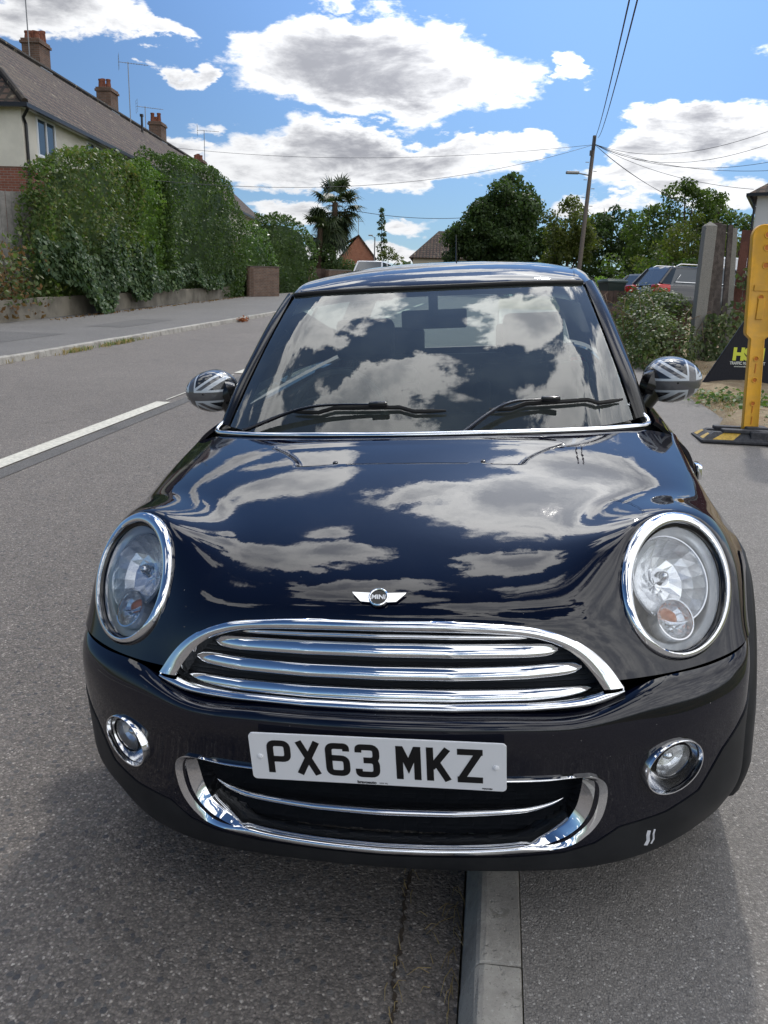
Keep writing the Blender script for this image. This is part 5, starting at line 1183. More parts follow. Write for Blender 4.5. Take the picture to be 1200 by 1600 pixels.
MB().box((0,1.50,1.245),(.23,.025,.065),bev=.02).box((0,1.48,1.30),(.03,.03,.08)).build('rear_view_mirror',MAT['dash'],cab,True)
S_=Surf([[(x*w_,y,z-.012-.05*(x/.56)**4) for x in (0,.2,.4,.5,.56)] for w_,y,z in ((.93,1.50,1.335),(.97,1.62,1.375),(1,1.9,1.415),(1,2.4,1.42),(.98,3.0,1.385),(.93,3.3,1.35))],nu=30,nv=20)
V,F=S_.vf(); mesh('headlining',V,F,MAT['headlining'],cab,True)
for s in (-1,1): MB().box((s*.70,2.0,.62),(.06,1.7,.62),bev=.02).build('door_card',MAT['dash'],cab,True)
# ---- wipers
def wsp(x,t,off=0.):
    P=wsS.S; i=int(round(t*(P.shape[0]-1))); j=int(np.argmin(np.abs(P[i,:,0]-x))); return P[i,j]+wn[i,j]*off
for (xp,tp,xa,ta,x0,x1) in ((-.555,.00,-.13,.105,-.40,.075),(.125,.00,.375,.10,.20,.59)):
    wp=bpy.data.objects.new('wiper',None); link(wp,car)
    a=wsp(xp,0,.016)+np.array([0,-.02,-.006]); b=wsp((xp+xa)/2,(tp+ta)/2+.02,.034); c=wsp(xa,ta,.026)
    ap_=resamp(cr([a,b,c],8),16); MB().tube(list(ap_),list(np.linspace(.011,.0055,16)),8,flat=.6).build('arm',MAT['trim'],wp,True)
    MB().box(tuple(c+[0,-.004,.001]),(.055,.018,.016),bev=.005).build('joint',MAT['trim'],wp,True)
    pts_=[wsp(x0+(x1-x0)*u,.075+.022*math.sin(math.pi*u),.011) for u in np.linspace(0,1,12)]
    MB().tube(pts_,[.003]+[.0055]*10+[.003],6,flat=1.3).build('blade',MAT['rubber'],wp,True)
# ---- door mirrors with grey flag caps
fm=bpy.data.materials.new('mirror_cap_flag'); fm.use_nodes=True; t=NT(fm.node_tree); p=t.n['Principled BSDF']; p.inputs['Roughness'].default_value=.06; p.inputs['Coat Weight'].default_value=.5
tcn=t.new('ShaderNodeTexCoord'); s_=t.new('ShaderNodeSeparateXYZ'); t.link(tcn.outputs['Object'],s_.inputs[0])
u=t.m('ADD',s_.outputs[0],-.046); v=t.m('ADD',s_.outputs[2],.008)
au=t.m('ABSOLUTE',u); av=t.m('ABSOLUTE',v)
dc=t.m('MINIMUM',t.m('MULTIPLY',au,1.25),av)
dd=t.m('ABSOLUTE',t.m('SUBTRACT',t.m('MULTIPLY',au,.62),av)); dd2=t.m('SUBTRACT',t.m('MULTIPLY',au,.62),av)
cw=(.52,.56,.60);cg=(.10,.10,.105);cd=(.025,.027,.03)
c0=t.mix(t.m('LESS_THAN',dd,.019),cd,cw); c1=t.mix(t.m('LESS_THAN',t.m('ABSOLUTE',t.m('ADD',dd2,.003)),.0065),c0,cg)
c2=t.mix(t.m('LESS_THAN',dc,.022),c1,cw); c3=t.mix(t.m('LESS_THAN',dc,.0145),c2,cg); t.link(c3,p.inputs['Base Color'])
for s in (-1,1):
    mr=bpy.data.objects.new('door_mirror',None); link(mr,car); mr.location=(s*.792,1.335,1.030)
    def egg(u_,v_):   # u angle round, v 0 (front pole) .. 1 (rear rim)
        a=v_*math.pi*.5; r=math.sin(a)**.82; y=-.085*math.cos(a)+.01
        cx=.090 if math.cos(u_)*1>0 else .092
        return np.array([math.cos(u_)*cx*r*s,y,math.sin(u_)*.073*r*(1.-.10*math.cos(u_))])
    us_=np.linspace(0,2*math.pi,49)[:-1]
    cp_=loft('cap',[[egg(a,v_)*[s,1,1] for a in us_] for v_ in np.linspace(.01,1,22)],fm,mr); cp_.scale=(s,1,1)
    loft('housing',[[np.array([egg(a,1)[0]*k,egg(a,1)[1]+o_,egg(a,1)[2]*k]) for a in us_] for k,o_ in ((1.0,.0),(1.015,.004),(1.01,.035),(.96,.045),(.93,.043),(.90,.03))],MAT['trim'],mr)
    loft('mirror_glass',[[np.array([egg(a,1)[0]*k,egg(a,1)[1]+.032,egg(a,1)[2]*k]) for a in us_] for k in (.93,.01)],MAT['chrome'],mr)
    # dark inner cover where the foot enters
    m_=MB().tube([(-s*.125,-.035,-.115),(-s*.105,-.03,-.085),(-s*.072,-.02,-.035),(-s*.045,-.01,.0)],[.022,.025,.030,.034],12,flat=1.2)
    m_.build('foot',MAT['trim'],mr,True)
    MB().tube([(-s*.058,-.012,-.018),(-s*.078,-.008,-.01),(-s*.10,0,-.004)],[.045,.052,.03],14,flat=1.1).build('inner_cover',MAT['trim'],mr,True)
# ---- aerial
MB().lathe([(0,.03),(.008,.028),(.018,.012),(.022,0)],Matrix.Translation((0,2.76,1.425)),14).tube([(0,2.76,1.44),(0,2.78,1.52),(0,2.80,1.585)],[.005,.003,.0022],6).build('aerial',MAT['trim'],car,True)
wire('twin cable running overhead towards the viewer, left strand',tv*.99+base,(1.62,6.0,3.52+.55),.35)
wire('twin cable running overhead towards the viewer, right strand',tv*.99+base+Vector((.15,0,0)),(1.69,6.0,3.52+.55),.35)
wire('upper of the two long cables crossing to the terrace',tv*.95+base,(-12.2,47,9.6),.55)
wire('lower sagging cable crossing the road behind the palm',tv*.95+base,(-9.0,30,5.6),.9)
for k,(e,sg,lb) in enumerate((((13.5,25.5,8.0),1.0,'highest of the cables leaving the pole to the right'),((13.5,25.8,7.6),1.15,'second highest cable leaving the pole to the right'),((14.5,30,7.1),.75,'middle cable sagging to the right of the pole'),((14.,30,6.55),.45,'fourth cable down to the right of the pole'),((12.65,30.0,5.85),.35,'cable ending at the eave of the white house on the right'),((12.2,36.5,6.3),.2,'short cable dropping steeply into the tall tree'),((13.1,38,6.3),.2,'second short cable dropping into the tall tree'))):
    wire(lb,tv*.955+base,e,sg)
wire('thin far cable low over the middle houses',(-3,62,8.3),(9,63,8.6),.5,.02)
# ---- right-hand frontage
def prism_post(name,label,A,B,w_,m,grp,point=True):
    A=Vector(A);B=Vector(B); r=thing(name,label,'post',tuple(A),0,grp); d=B-A; m_=MB(); h=w_/2
    V=[Vector((sx*h,sy*h,0))+d*q for q in (0,1-.03) for sx,sy in ((-1,-1),(1,-1),(1,1),(-1,1))]
    if point: V+=[d*1.0]; F=[(0,3,2,1)]+[(i,(i+1)%4,4+(i+1)%4,4+i) for i in range(4)]+[(4+i,4+(i+1)%4,8) for i in range(4)]
    else: F=[(0,3,2,1),(4,5,6,7)]+[(i,(i+1)%4,4+(i+1)%4,4+i) for i in range(4)]
    m_.add(V,F); m_.build('shaft',m,r); return r
prism_post('concrete_post','thick pitted concrete fence post left of the old planks',(5.0,13.28,.55),(4.99,13.28,2.91),.175,cpost,'concrete posts beside the planks')
prism_post('concrete_post','thin pale post right of the old planks',(5.70,13.66,.55),(5.52,13.66,2.93),.09,cpost,'concrete posts beside the planks',False)
for k,(xa,xb,w_,lb) in enumerate(((5.13,5.20,.14,'wide dark weathered plank beside the thick concrete post'),(5.28,5.38,.11,'middle grey brown plank between the two posts'),(5.42,5.55,.085,'narrow split plank next to the thin pale post'))):
    r=thing('fence_plank',lb,'plank',(xb,13.4+.07*k,.6),0,'old planks between the concrete posts'); d=Vector((xa-xb,0,2.29))
    V=[Vector((sx*w_/2,sy*.012,0))+d*q for q in (0,1) for sx,sy in ((-1,-1),(1,-1),(1,1),(-1,1))]; V[4:]=[v+Vector((.02*rng.uniform(-1,1),0,rng.uniform(-.02,.02))) for v in V[4:]]
    mesh('board',V,[(0,3,2,1),(4,5,6,7),(0,1,5,4),(1,2,6,5),(2,3,7,6),(3,0,4,7)],mat('old_plank_wood',(.12,.10,.09),.9,var=(7,.4,(.06,.05,.045)),bump=(60,.8,.01)) if k==0 else bpy.data.materials['old_plank_wood'],r)
boards('panel_fence','red brown close board fence right of the pale post','fence',(5.78,13.95),(9.2,13.6),.02,2.22,woodr,.15,th=.02,posts=[3.3],step=True)
boards('low_dark_fence','low dark brown board fence beyond the brambles','fence',(5.6,27.2),(8.75,26.8),.0,1.02,woodb,.17,posts=[2.6])
planwall('brick_garden_wall','worn brown brick wall end buried in brambles beside the concrete post','wall',(4.66,13.75),(4.98,13.75),.92,4.5,B_brown,cap=mat('stone_coping',(.12,.11,.10),.95,var=(8,.4)))
# brambles
r_=np.random.RandomState(51); Cs=[];Ns=[]
for (x,y,zc,rx,ry,rz,n) in ((4.25,12.7,.25,.50,.6,.55,1700),(4.2,13.5,.30,.46,.7,.60,1900),(4.48,14.4,.50,.45,.8,.55,2000),(4.85,15.6,.65,.55,.9,.55,1900),(5.15,16.8,.35,.5,1.0,.6,1500),(5.8,18.2,.45,.6,1.2,.6,1500),(6.6,20.3,.45,.7,1.4,.55,1200),(4.80,14.2,.90,.28,.8,.22,700),(3.95,12.6,.12,.3,.5,.3,500),(5.6,17.6,.75,.6,1.4,.35,800)):
    e=r_.normal(0,1,(n,3)); e/=np.linalg.norm(e,axis=1,keepdims=True); P=e*np.array([rx,ry,rz])*r_.uniform(.72,1.12,(n,1)); P[:,2]+=zc+gxy(x,y)+.1
    P[:,0]+=x;P[:,1]+=y; P+=.10*np.stack([wob(P,3,1),wob(P,3,2),wob(P,3,3)],1); gz_=np.array([gxy(a,b) for a,b in P[:,:2]])+.11; k=P[:,2]>gz_; Cs.append(P[k]);Ns.append(e[k])
br_=thing('bramble_bush','sprawling green bramble bush over the brick wall end','bramble',(4.5,13.5,gxy(4.5,13.5)+.1)); off=np.array(br_.location)
quads('leaves',np.concatenate(Cs)-off,np.concatenate(Ns)+[0,0,.4],.062,L_bram,br_,asp=1.5,seed=31,spread=.6)
m_=MB()
for k in range(40):
    x,y=rng.uniform(3.9,5.1),rng.uniform(12.6,18); a=rng.uniform(0,6.28); z_=gxy(x,y)-off[2]+.1; L_=rng.uniform(.6,1.2)
    m_.tube([(x-off[0],y-off[1],z_),(x-off[0]+.2*L_*math.cos(a),y-off[1]+.2*L_*math.sin(a),z_+.8*L_),(x-off[0]+.6*L_*math.cos(a),y-off[1]+.6*L_*math.sin(a),z_+.95*L_),(x-off[0]+.95*L_*math.cos(a),y-off[1]+.95*L_*math.sin(a),z_+.6*L_)],[.006,.005,.004,.002],4)
m_.build('canes',mat('bramble_cane',(.16,.10,.05),.8),br_)
def climber(name,label,spots,m,leaf,seed,grp=None):
    r=np.random.RandomState(seed); C=[];N=[]
    for (x,y,z0,z1,sx,n) in spots:
        P=np.stack([r.normal(x,sx,n),y-abs(r.normal(0,.05,n)),r.uniform(z0,z1,n)],1); P[:,0]+=.12*np.sin(P[:,2]*5+x); C.append(P); N.append(np.tile([0,-1.,.4],(n,1)))
    C=np.concatenate(C);N=np.concatenate(N); o=thing(name,label,'climber',tuple(C.mean(0)),0,grp); quads('leaves',C-C.mean(0),N,leaf,m,o,seed=seed,spread=.5); return o
climber('bindweed','green bindweed climbing the foot of the old planks',[(5.25,13.15,.7,1.5,.10,240),(5.5,13.3,.7,1.7,.12,260),(5.75,13.5,.8,2.0,.07,120),(5.05,13.05,.6,1.05,.14,160)],L_weed if False else L_bram,.08,41)
climber('creeper','sparse creeper hanging on the red brown fence',[(6.0,13.80,1.9,2.25,.12,50),(5.95,13.8,.8,1.5,.10,130)],L_bram,.09,42)
# house at the right edge
hr=thing('white_house','white rendered house corner with brown tiled roof, far right edge','house',(12.82,30.0,gxy(12.8,30)),R_(-27))
MB().box((3.5,4,2.1),(7,8,4.4)).build('wall',mat('white_render',(.62,.62,.60),.9),hr)
ez=5.72-gxy(12.8,30); roofslope('roof',[(-.25,-.25,ez),(7.25,-.25,ez),(5.0,4,ez+2.6),(3.2,4,ez+2.6)],hr,(1,0,0)); roofslope('roof',[(-.25,8.25,ez),(-.25,-.25,ez),(3.2,4,ez+2.6)],hr,(0,1,0)); roofslope('roof',[(7.25,-.25,ez),(7.25,8.25,ez),(5.0,4,ez+2.6)],hr,(0,1,0))
MB().box((3.5,-.30,ez-.07),(7.6,.10,.10)).box((-.30,4,ez-.07),(.10,8.6,.10)).build('gutter',blackp,hr); MB().tube([(-.22,-.1,ez-.1),(-.05,-.06,ez-.35),(-.05,-.06,0)],.04,8).build('downpipe',blackp,hr)
# ---- other vehicles
def vehicle(name,label,loc,yaw,L,W,zb,zr,y0,y1,y2,y3,paint,grp=None,roofm=None,rails=False,van=False):
    """front at -y. zb belt height, zr roof height; y0 windscreen foot, y1 windscreen top, y2 rear screen top, y3 rear screen foot"""
    r=thing(name,label,'van' if van else 'car',loc,yaw,grp); w_=W/2; st_=[(0,.35,.55,.80),(.12,.25,.72,.92),(.5,.2,.86,.98),(y0-.1,.2,zb-.02,1.),(y0+.6,.2,zb,1.),(L*.6,.2,zb+.02,1.),(y3-.05,.2,zb+.03,1.),(L-.25,.22,zb-.02,.97),(L-.06,.28,zb-.12,.93),(L,.38,zb-.3,.86)]
    rings=[]
    for y,lo,hi,k in st_:
        rings.append([np.array(p) for p in [(-w_*k*.80,y,lo),(-w_*k*.97,y,lo+.12),(-w_*k,y,(lo+hi)/2),(-w_*k*.97,y,hi-.10),(-w_*k*.86,y,hi-.01),(0,y,hi+.015),(w_*k*.86,y,hi-.01),(w_*k*.97,y,hi-.10),(w_*k,y,(lo+hi)/2),(w_*k*.97,y,lo+.12),(w_*k*.80,y,lo)]])
    V=[p for q in rings for p in q]; n=11; F=[]
    for i in range(len(rings)-1):
        for k in range(n): F.append((i*n+k,i*n+(k+1)%n,(i+1)*n+(k+1)%n,(i+1)*n+k))
    F+=[tuple(range(n)),tuple((len(rings)-1)*n+k for k in range(n-1,-1,-1))]
    o=mesh('body',V,fixn(V,F),paint,r,True); o.data.set_sharp_from_angle(angle=R_(45))
    wb,wt=w_*.90,w_*.72
    base=[(-wb*.9,y0,zb),(wb*.9,y0,zb),(wb,y0+.5,zb+.0),(wb,y3-.3,zb+.02),(wb*.88,y3,zb+.02),(-wb*.88,y3,zb+.02),(-wb,y3-.3,zb+.02),(-wb,y0+.5,zb)]
    tp_=[(-wt*.95,y1,zr-.06),(wt*.95,y1,zr-.06),(wt,y1+.2,zr-.05),(wt,y2-.15,zr-.05),(wt*.93,y2,zr-.07),(-wt*.93,y2,zr-.07),(-wt,y2-.15,zr-.05),(-wt,y1+.2,zr-.05)]
    V=[Vector(p)-Vector((0,0,.05)) for p in base]+[Vector(p) for p in tp_]; F=[(i,(i+1)%8,8+(i+1)%8,8+i) for i in range(8)]
    mesh('windows',V,fixn(V,F),winglass if not van else paint,r)
    if van: MB().add([Vector(base[0])+Vector((.08,-.012,.03)),Vector(base[1])+Vector((-.08,-.012,.03)),Vector(tp_[1])+Vector((-.06,-.012,-.08)),Vector(tp_[0])+Vector((.06,-.012,-.08))],[(0,1,2,3)]).build('windscreen',winglass,r)
    rt=[(x*1.03,y+(.0),z) for x,y,z in tp_]; V=[Vector(p)+Vector((0,0,-.02)) for p in rt]+[Vector((p[0]*.93,p[1]+(.05 if p[1]<(y1+y2)/2 else -.05),zr-.01)) for p in rt]+[Vector((0,y1+.4,zr+.02)),Vector((0,y2-.4,zr+.02))]
    F=[(i,(i+1)%8,8+(i+1)%8,8+i) for i in range(8)]+[tuple(range(8,16)),tuple(range(7,-1,-1))]; o=mesh('roof',V[:16],fixn(V[:16],F),roofm or paint,r,True); o.data.set_sharp_from_angle(angle=R_(60))
    m_=MB()
    for a,b in ((0,0),(1,1),(4,4),(5,5)): m_.tube([Vector(base[a]),Vector(tp_[b])],.045,6)
    for s in (-1,1):
        ym=y0+.5+(y3-y0)*.38; m_.tube([(s*wb,ym,zb),(s*wt,ym+.05,zr-.05)],.035,6)
    m_.build('pillars',paint,r)
    for s in (-1,1):
        for yy in (.85,L-.85):
            wh=bpy.data.objects.new('wheel',None); link(wh,r); wh.location=(s*(w_-.11),yy,.33); Q=Matrix.Rotation(R_(90)*s,4,'Y')
            MB().lathe([(.2,-.1),(.32,-.1),(.335,-.06),(.335,.06),(.32,.1),(.2,.1)],Q,24).build('tyre',MAT['rubber'],wh,True); MB().lathe([(0,.09),(.12,.08),(.205,.10),(.205,-.05),(0,-.05)],Q,16).build('rim',MAT['chrome_matt'],wh,True)
        MB().box((s*(w_-.22),.12,.66),(.34,.22,.16),bev=.05).build('headlight',MAT['bezel'],r,True)
        MB().box((s*(w_-.19),L-.19,zb-.12),(.42,.44,.22),bev=.05).build('tail_light',mat('tail_lamp_glass',(.50,.02,.02),.08,0,.8) if 'tail_lamp_glass' not in bpy.data.materials else bpy.data.materials['tail_lamp_glass'],r,True)
        MB().box((s*(w_+.07),y0+.45,zb+.06),(.20,.12,.13),bev=.04).build('door_mirror',paint,r,True)
        if rails: MB().tube([(s*wt*.95,y1+.25,zr-.02),(s*wt*.95,y1+.4,zr+.05),(s*wt*.95,y2-.3,zr+.05),(s*wt*.95,y2-.15,zr-.02)],.018,6).build('roof_rail',MAT['chrome_matt'],r,True)
        m_=MB().tube([(s*(wb+.012),y0+.75,zb+.05),(s*(wb+.012),y3-.45,zb+.07),(s*(wt+.10),y2-.25,zr-.25)],.012,5); m_.build('window_trim',MAT['chrome_matt'],r,True)
    MB().box((0,L+.01,.62),(.52,.02,.11)).build('number_plate',mat('plate_yellow',(.6,.45,.06),.4) if 'plate_yellow' not in bpy.data.materials else bpy.data.materials['plate_yellow'],r)
    return r
whitep=mat('white_car_paint',(.68,.69,.71),.12,0,.7); darkp=mat('dark_grey_car_paint',(.035,.037,.042),.10,0,.9); greyp=mat('grey_car_paint',(.10,.105,.11),.15,0,.8)
vehicle('parked_people_carrier','white people carrier parked on the road far ahead, facing the viewer',(-1.37,42,gxy(-1.37,42)),R_(-10),4.6,1.86,1.30,2.04,.75,1.45,4.1,4.4,whitep)
vehicle('parked_estate_car','dark grey estate car with red tail lamp behind the brambles',(12.1,26.5,gxy(9.5,26)+.10),R_(105),4.6,1.84,1.12,1.66,1.15,1.85,4.05,4.45,darkp,rails=True,roofm=None)
vehicle('parked_hatchback','grey car roof just behind the wheelie bin',(12.5,32.9,gxy(10.5,31.9)+.10),R_(118),4.1,1.75,1.0,1.46,1.0,1.7,3.6,4.0,greyp)
vehicle('parked_van','plain white van glimpsed between the pale post and the brown fence',(16.0,30.4,gxy(13,30)+.1),R_(100),4.9,1.95,1.3,2.05,.5,1.05,4.8,4.88,whitep,van=True)
def wheelie_bin(loc,yaw):
    r=thing('wheelie_bin','dark green wheelie bin with pale rimmed lid behind the low dark fence','bin',loc,yaw); gm=mat('bin_plastic',(.02,.035,.03),.5)
    V=[];F=[]
    for z,w_,d in ((.10,.24,.26),(.9,.30,.36),(1.0,.31,.37)):
        V+=[Vector((-w_,-d,z)),Vector((w_,-d,z)),Vector((w_,d,z)),Vector((-w_,d,z))]
    for i in range(2): F+=[(i*4+k,i*4+(k+1)%4,(i+1)*4+(k+1)%4,(i+1)*4+k) for k in range(4)]
    F+=[(3,2,1,0),(8,9,10,11)]; MB().add(V,F).build('body',gm,r)
    MB().box((0,0,1.04),(.70,.80,.07),bev=.03).box((0,.02,1.085),(.60,.62,.05),bev=.02).build('lid',mat('bin_lid_plastic',(.06,.09,.085),.4),r,True)
    MB().tube([(-.25,.42,.98),(.25,.42,.98)],.018,8).build('handle',gm,r)
    for s in (-1,1): MB().lathe([(0,.03),(.10,.03),(.10,-.03),(0,-.03)],Matrix.Translation((s*.27,.30,.10))@Matrix.Rotation(R_(90),4,'Y'),16).build('wheel',MAT['rubber'],r)
wheelie_bin((7.42,26.9+.9,gxy(7.42,27.8)+.12),R_(12)); bpy.data.objects['wheelie_bin'].scale=(1.05,1.,1.13)
# ---- black triangular sign, seen from the back
sg_=thing('folded_road_sign','black triangular fabric road sign with yellow lettering behind the yellow post','sign',(4.77,10.35,gxy(4.77,10.35)+.1),R_(0))
bz=.57-sg_.location[2]; signm=mat('black_sign_fabric',(.008,.009,.016),.75,bump=(30,.3,.01))
T3=[(-.76,bz),(.76,bz),(.03,bz+1.32),(-.03,bz+1.32)]
MB().add([Vector((x,-.008,z)) for x,z in T3]+[Vector((x,.008,z)) for x,z in T3],[(0,1,2,3),(7,6,5,4),(0,4,5,1),(1,5,6,2),(2,6,7,3),(3,7,4,0)]).build('panel',signm,sg_)
m_=MB()
for a,b in ((T3[0],T3[1]),(T3[1],T3[2]),(T3[3],T3[0])): m_.tube([(a[0],0,a[1]),(b[0],0,b[1])],.013,6)
m_.build('frame',blackp,sg_)
for s in (-1,1):
    MB().tube([(s*.55,.03,bz+.03),(s*.60,-.06,-.02)],.014,6).build('leg',blackp,sg_); MB().tube([(s*.5,.03,bz+.05),(s*.55,.5,-.02)],.014,6).build('leg',blackp,sg_)
yel=mat('sign_yellow',(.62,.66,.06),.5); whi=mat('sign_white',(.66,.68,.62),.5)
def ontext(s,size,x,z,m,sx=1.,bold=0.,name='lettering'):
    M=Matrix.Translation((x,-.0105,z))@Matrix.Rotation(R_(90),4,'X')@Matrix.Diagonal((sx,1,1,1)); return text(s,size,M,m,name,sg_,bold,.001)
zt=1.0-sg_.location[2]
ontext('HSM',.205,-.190,zt,yel,1.0,.012); ontext('TRAFFIC MANAGEMENT',.052,-.19,zt-.108,whi,.80,.0015); ontext('www.hsmtrafficmanagement.co.uk',.026,-.19,zt-.148,whi,.92,.0004)
# ---- yellow barrier post in a rubber foot
fo=thing('rubber_barrier_foot','black rubber foot with yellow reflective patches on the pavement edge','barrier foot',(3.12,6.93,gxy(3.12,6.93)+.10),R_(-8))
rb=mat('recycled_rubber',(.032,.034,.040),.75,var=(40,.4,(.06,.062,.07)),bump=(120,.6,.006)); yp=mat('reflective_yellow',(.62,.40,.06),.45,var=(60,.3)); yb2=mat('yellow_polyethylene',(.78,.40,.02),.42,var=(4,.3,(.60,.32,.04)),bump=(30,.15,.004))
def frustum(m_,x0,x1,y0_,y1_,x2,x3,y2_,y3_,z0,z1): m_.add([Vector(p) for p in ((x0,y0_,z0),(x1,y0_,z0),(x1,y1_,z0),(x0,y1_,z0),(x2,y2_,z1),(x3,y2_,z1),(x3,y3_,z1),(x2,y3_,z1))],[(0,3,2,1),(4,5,6,7),(0,1,5,4),(1,2,6,5),(2,3,7,6),(3,0,4,7)])
m_=MB(); m_.box((.04,0,.012),(.86,.42,.024),bev=.008); frustum(m_,-.38,.46,-.20,-.05,-.28,.38,-.14,-.07,.024,.085); frustum(m_,-.38,.46,.05,.20,-.28,.38,.07,.14,.024,.085); frustum(m_,-.38,-.20,-.20,.20,-.31,-.24,-.14,.14,.022,.070)
frustum(m_,.26,.46,-.20,.20,.32,.39,-.14,.14,.022,.070)
m_.build('base',rb,fo)
m_=MB(); m_.box((.03,-.105,.098),(.48,.10,.03),bev=.008).box((.0,.105,.098),(.46,.09,.03),bev=.008).box((.09,-.15,.07),(.16,.06,.07),bev=.01); m_.build('socket',rb,fo)
m_=MB().box((.09,0,.105),(.19,.16,.055),bev=.01); m_.build('socket_block',rb,fo)
def patch(pts): return MB().add([Vector(p) for p in pts],[(0,1,2,3)]).build('reflective_patch',yp,fo)
patch([(-.30,-.196,.029),(-.13,-.196,.029),(-.06,-.144,.082),(-.20,-.144,.082)]); patch([(.27,-.196,.029),(.42,-.196,.029),(.34,-.144,.082),(.19,-.144,.082)])
patch([(-.374,-.17,.030),(-.374,-.06,.030),(-.318,-.075,.070),(-.318,-.14,.070)][::-1]); patch([(-.374,.06,.030),(-.374,.17,.030),(-.318,.14,.070),(-.318,.07,.070)][::-1])
ba=thing('yellow_barrier_post','upright yellow plastic barrier board standing in the rubber foot','barrier',(3.17,6.93,.50),R_(-4))
# outline in its own plane: narrow stem, wide rounded head
O_=[(-.066,0),(.066,0),(.060,.78)]
for a in np.linspace(-70,0,6): O_.append((.104-.03+.03*math.cos(R_(a))+0,.84+.04*math.sin(R_(a))))
for a in np.linspace(0,180,14): O_.append((.0+.104*math.cos(R_(a)),1.60+.104*math.sin(R_(a))))
for a in np.linspace(180,250,6): O_.append((-.104+.03+.03*math.cos(R_(a)),.84+.04*math.sin(R_(a))))
O_.append((-.060,.78))
O_=[(x-.065*z,z) for x,z in O_]
n=len(O_); ins=[(x*.86-.065*z*.14,z if .02<z<1.69 else z) for x,z in O_]
V=[Vector((x,-.020,z)) for x,z in O_]+[Vector((x,.020,z)) for x,z in O_]; cen=[(sum(p[0] for p in O_)/n)]
def shrink(P,d):
    Q=[]
    for i in range(len(P)):
        a=Vector(P[i-1]);b=Vector(P[i]);c=Vector(P[(i+1)%len(P)]); e=((b-a).normalized()+(c-b).normalized()).normalized(); Q.append((b.x-e.y*d,b.y+e.x*d))
    return Q
I1=shrink(O_,.008); I2=shrink(O_,.016)
V=[Vector((x,.026,z)) for x,z in O_]+[Vector((x,-.020,z)) for x,z in O_]+[Vector((x,-.028,z)) for x,z in I1]+[Vector((x,-.024,z)) for x,z in I2]
F=[tuple(range(n))]+[(k*n+i,k*n+(i+1)%n,(k+1)*n+(i+1)%n,(k+1)*n+i) for k in range(3) for i in range(n)]+[tuple(3*n+i for i in range(n))]
o=mesh('board',V,fixn(V,F),yb2,ba,True); o.data.set_sharp_from_angle(angle=R_(35))
om=mat('moulded_recess_orange',(.50,.15,.012),.5)
for i,z in enumerate((.24,.44,.62,.98,1.12,1.38,1.52,1.62)):
    R1=.017 if z<.7 else .022
    MB().lathe([(R1*1.35,0),(R1*1.2,.006),(R1,.005),(R1*.9,-.003)],Matrix.Translation((-.065*z+(.0 if z<1.3 else .02),-.0245,z))@Matrix.Rotation(R_(90),4,'X'),16).build('hole_rim',yb2,ba,True)
    MB().lathe([(0,.0015),(R1,.0015)],Matrix.Translation((-.065*z+(.0 if z<1.3 else .02),-.0245,z))@Matrix.Rotation(R_(90),4,'X'),16).build('hole',om,ba)
m_=MB()
for z0,z1 in ((.06,.13),(.16,.22),(.50,.58),(1.02,1.07)): m_.box((-.065*(z0+z1)/2,-.026,(z0+z1)/2),(.006,.004,z1-z0))
m_.build('slot',om,ba); m_=MB().box((-.065,-.030,1.03),(.055,.012,.17),bev=.005).box((-.078,-.029,1.20),(.12,.006,.05),bev=.002).build('moulded_rib',yb2,ba)
# ---- verge plants, straw, cracks
r_=np.random.RandomState(9); pts=[]
for _ in range(1800):
    s=r_.uniform(5.6,13.5); t=r_.uniform(2.30,4.6); x,y,_z=P3(s,t); pts.append((x,y,gxy(x,y)+.13))
tuft('dry_grass','short straw coloured dead grass over the bare verge','grass',pts,L_straw,.07,5,None,.005,1.1,5,'stuff')
def weed(label,c,rx,ry,h,n,seed):
    r=np.random.RandomState(seed); P=np.stack([r.normal(c[0],rx,n),r.normal(c[1],ry,n),abs(r.normal(0,h*.4,n))],1); P[:,2]+=[gxy(a,b)+.13 for a,b in P[:,:2]]
    o=thing('weed',label,'weed',(c[0],c[1],gxy(*c)+.13),0,'weeds on the verge'); quads('leaves',P-np.array(o.location),np.tile([0,-.2,1.],(n,1)),.06,L_weed,o,asp=1.6,seed=seed,spread=.6); return o
weed('broad patch of green weeds behind the yellow post',(3.86,9.15),.26,.32,.09,420,1); weed('green weeds right of the rubber foot',(3.72,7.7),.12,.25,.12,260,2); weed('small green weed clump at the right edge near the sign',(4.2,8.8),.15,.2,.10,160,3)
tuft('kerb_grass','dry tufts growing in the far kerb gutter','grass',[P3(s,-7.18+r_.normal(0,.04),0) for s in list(r_.normal(14.9,.55,34))+list(r_.normal(13.2,.35,26))+list(r_.uniform(10,18,14))],L_straw,.09,7,None,.010,.8,6,'stuff')
tuft('kerb_weed','green weeds among the dry tufts by the far kerb','grass',[P3(s,-7.17+r_.normal(0,.03),0) for s in list(r_.normal(14.9,.5,24))+list(r_.normal(13.3,.3,12))],L_weed,.10,6,None,.010,.8,7,'stuff')
C=np.array([P3(22.2+r_.normal(0,.10),-7.08+r_.normal(0,.06),abs(r_.normal(0,.05))+.02) for _ in range(120)]); c0=C.mean(0); o=thing('leaf_pile','small heap of orange dead leaves against the far kerb','leaves',tuple(c0)); quads('dead_leaves',C-c0,np.tile([0,0,1.],(120,1)),.08,leafmat('orange_leaves',[(.30,.09,.04),(.38,.15,.06)],.1,.8,.1),o,seed=2)
C=[]; 
for _ in range(420): s=r_.uniform(19,39); C.append(P3(s,-11.15-.07*(s-20)+abs(r_.normal(0,.16)),.115))
o=quads('leaf_litter',np.array(C),np.tile([0,0,1.],(len(C),1)),.07,L_dead,seed=12); tag(o,'brown leaf litter along the foot of the low wall','leaves',kind='stuff')
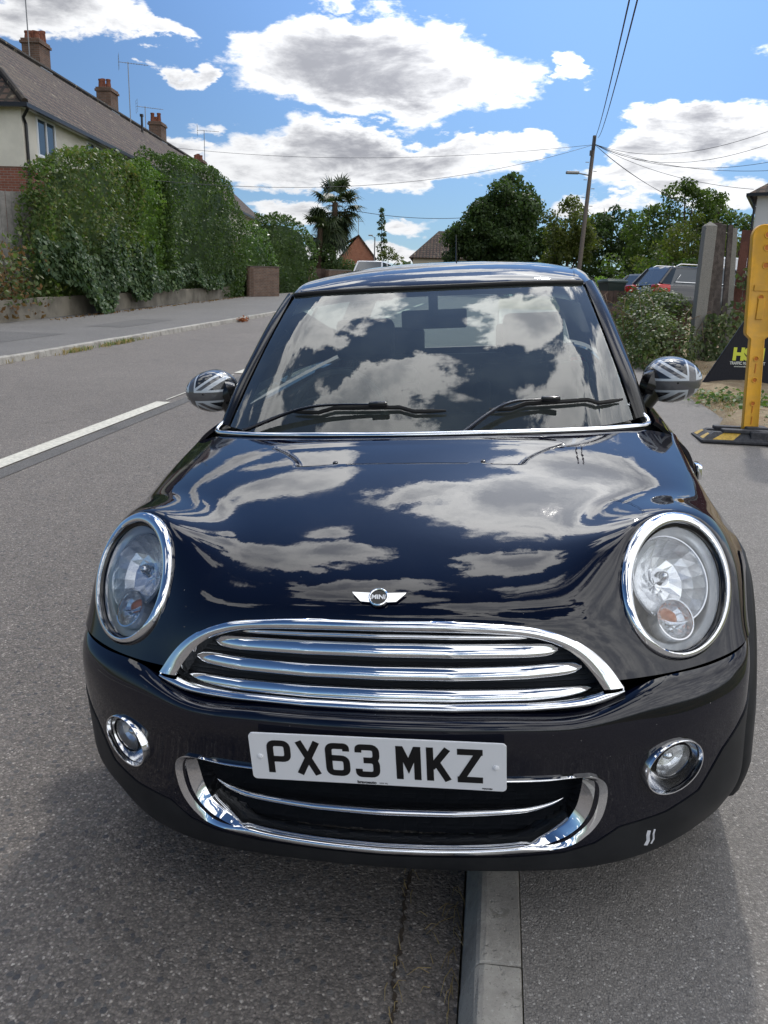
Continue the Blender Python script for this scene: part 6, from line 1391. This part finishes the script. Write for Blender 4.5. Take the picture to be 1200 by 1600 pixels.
crackm=mat('crack_dirt',(.05,.038,.028),.95,bump=(300,.8,.004)); CR=[(1.86,-.128),(1.69,-.131),(1.63,-.136),(1.55,-.131),(1.45,-.13),(1.39,-.134),(1.33,-.121),(1.29,-.125),(1.1,-.13),(.8,-.14)]
m_=MB(); V=[];F=[]; cc=cr([(a,b,0) for a,b in CR],8); 
for i,p in enumerate(cc): w_=.0035*(1+.7*math.sin(i*1.7)+.4*math.sin(i*3.9)); V+= [P3(p[0],p[1]-w_+.003*math.sin(i*2.3),.003),P3(p[0],p[1]+w_+.003*math.sin(i*2.3),.003)]
for i in range(len(cc)-1): F.append((2*i,2*i+1,2*i+3,2*i+2))
tag(mesh('road_crack',V,F,crackm),kind='structure')
m_=MB(); V=[];F=[]
def straw(s,t,L_,a,z=.006):
    d=(math.cos(a)*L_,math.sin(a)*L_); m_.tube([P3(s,t,z),P3(s+d[0]*.5+.004,t+d[1]*.5-.003,z+.006),P3(s+d[0],t+d[1],z)],[.0012,.001,.0005],4)
for _ in range(26):
    k=r_.randint(len(cc)); p=cc[k]; straw(p[0]+r_.normal(0,.01),p[1]+r_.normal(0,.006),r_.uniform(.015,.05),r_.normal(0,.5)+(3.14 if r_.rand()<.5 else 0))
for _ in range(22): straw(r_.uniform(1.28,1.72),-.006-abs(r_.normal(0,.006)),r_.uniform(.03,.09),3.14+r_.normal(0,.35))
for _ in range(9): straw(r_.uniform(1.35,1.6),r_.uniform(-.08,-.02),r_.uniform(.02,.06),r_.uniform(0,6.3))
o=m_.build('straw_bits',L_straw); tag(o,'loose straw caught in the road crack and along the near kerb','straw',kind='stuff')
# grit lying on the road surface near the viewer
r_=np.random.RandomState(15); V=[];F=[]
gm=mat('loose_grit',(.30,.28,.26),.85,var=(3,.3))
for _ in range(260):
    s=r_.uniform(1.0,4.0); t=r_.uniform(-1.6,1.6)
    if -.02<t<.16: continue
    c=Vector(P3(s,t,.102 if t>.1 else .002)); q=r_.uniform(.0012,.0032); k=len(V)
    V+=[c+Vector((q,0,0)),c+Vector((0,q*.8,0)),c+Vector((-q,0,0)),c+Vector((0,-q*.9,0)),c+Vector((0,0,q*.8))]; F+=[(k,k+1,k+4),(k+1,k+2,k+4),(k+2,k+3,k+4),(k+3,k,k+4)]
tag(mesh('loose_grit',V,F,gm),'fine pale grit scattered on the tarmac by the kerb','grit',kind='stuff')
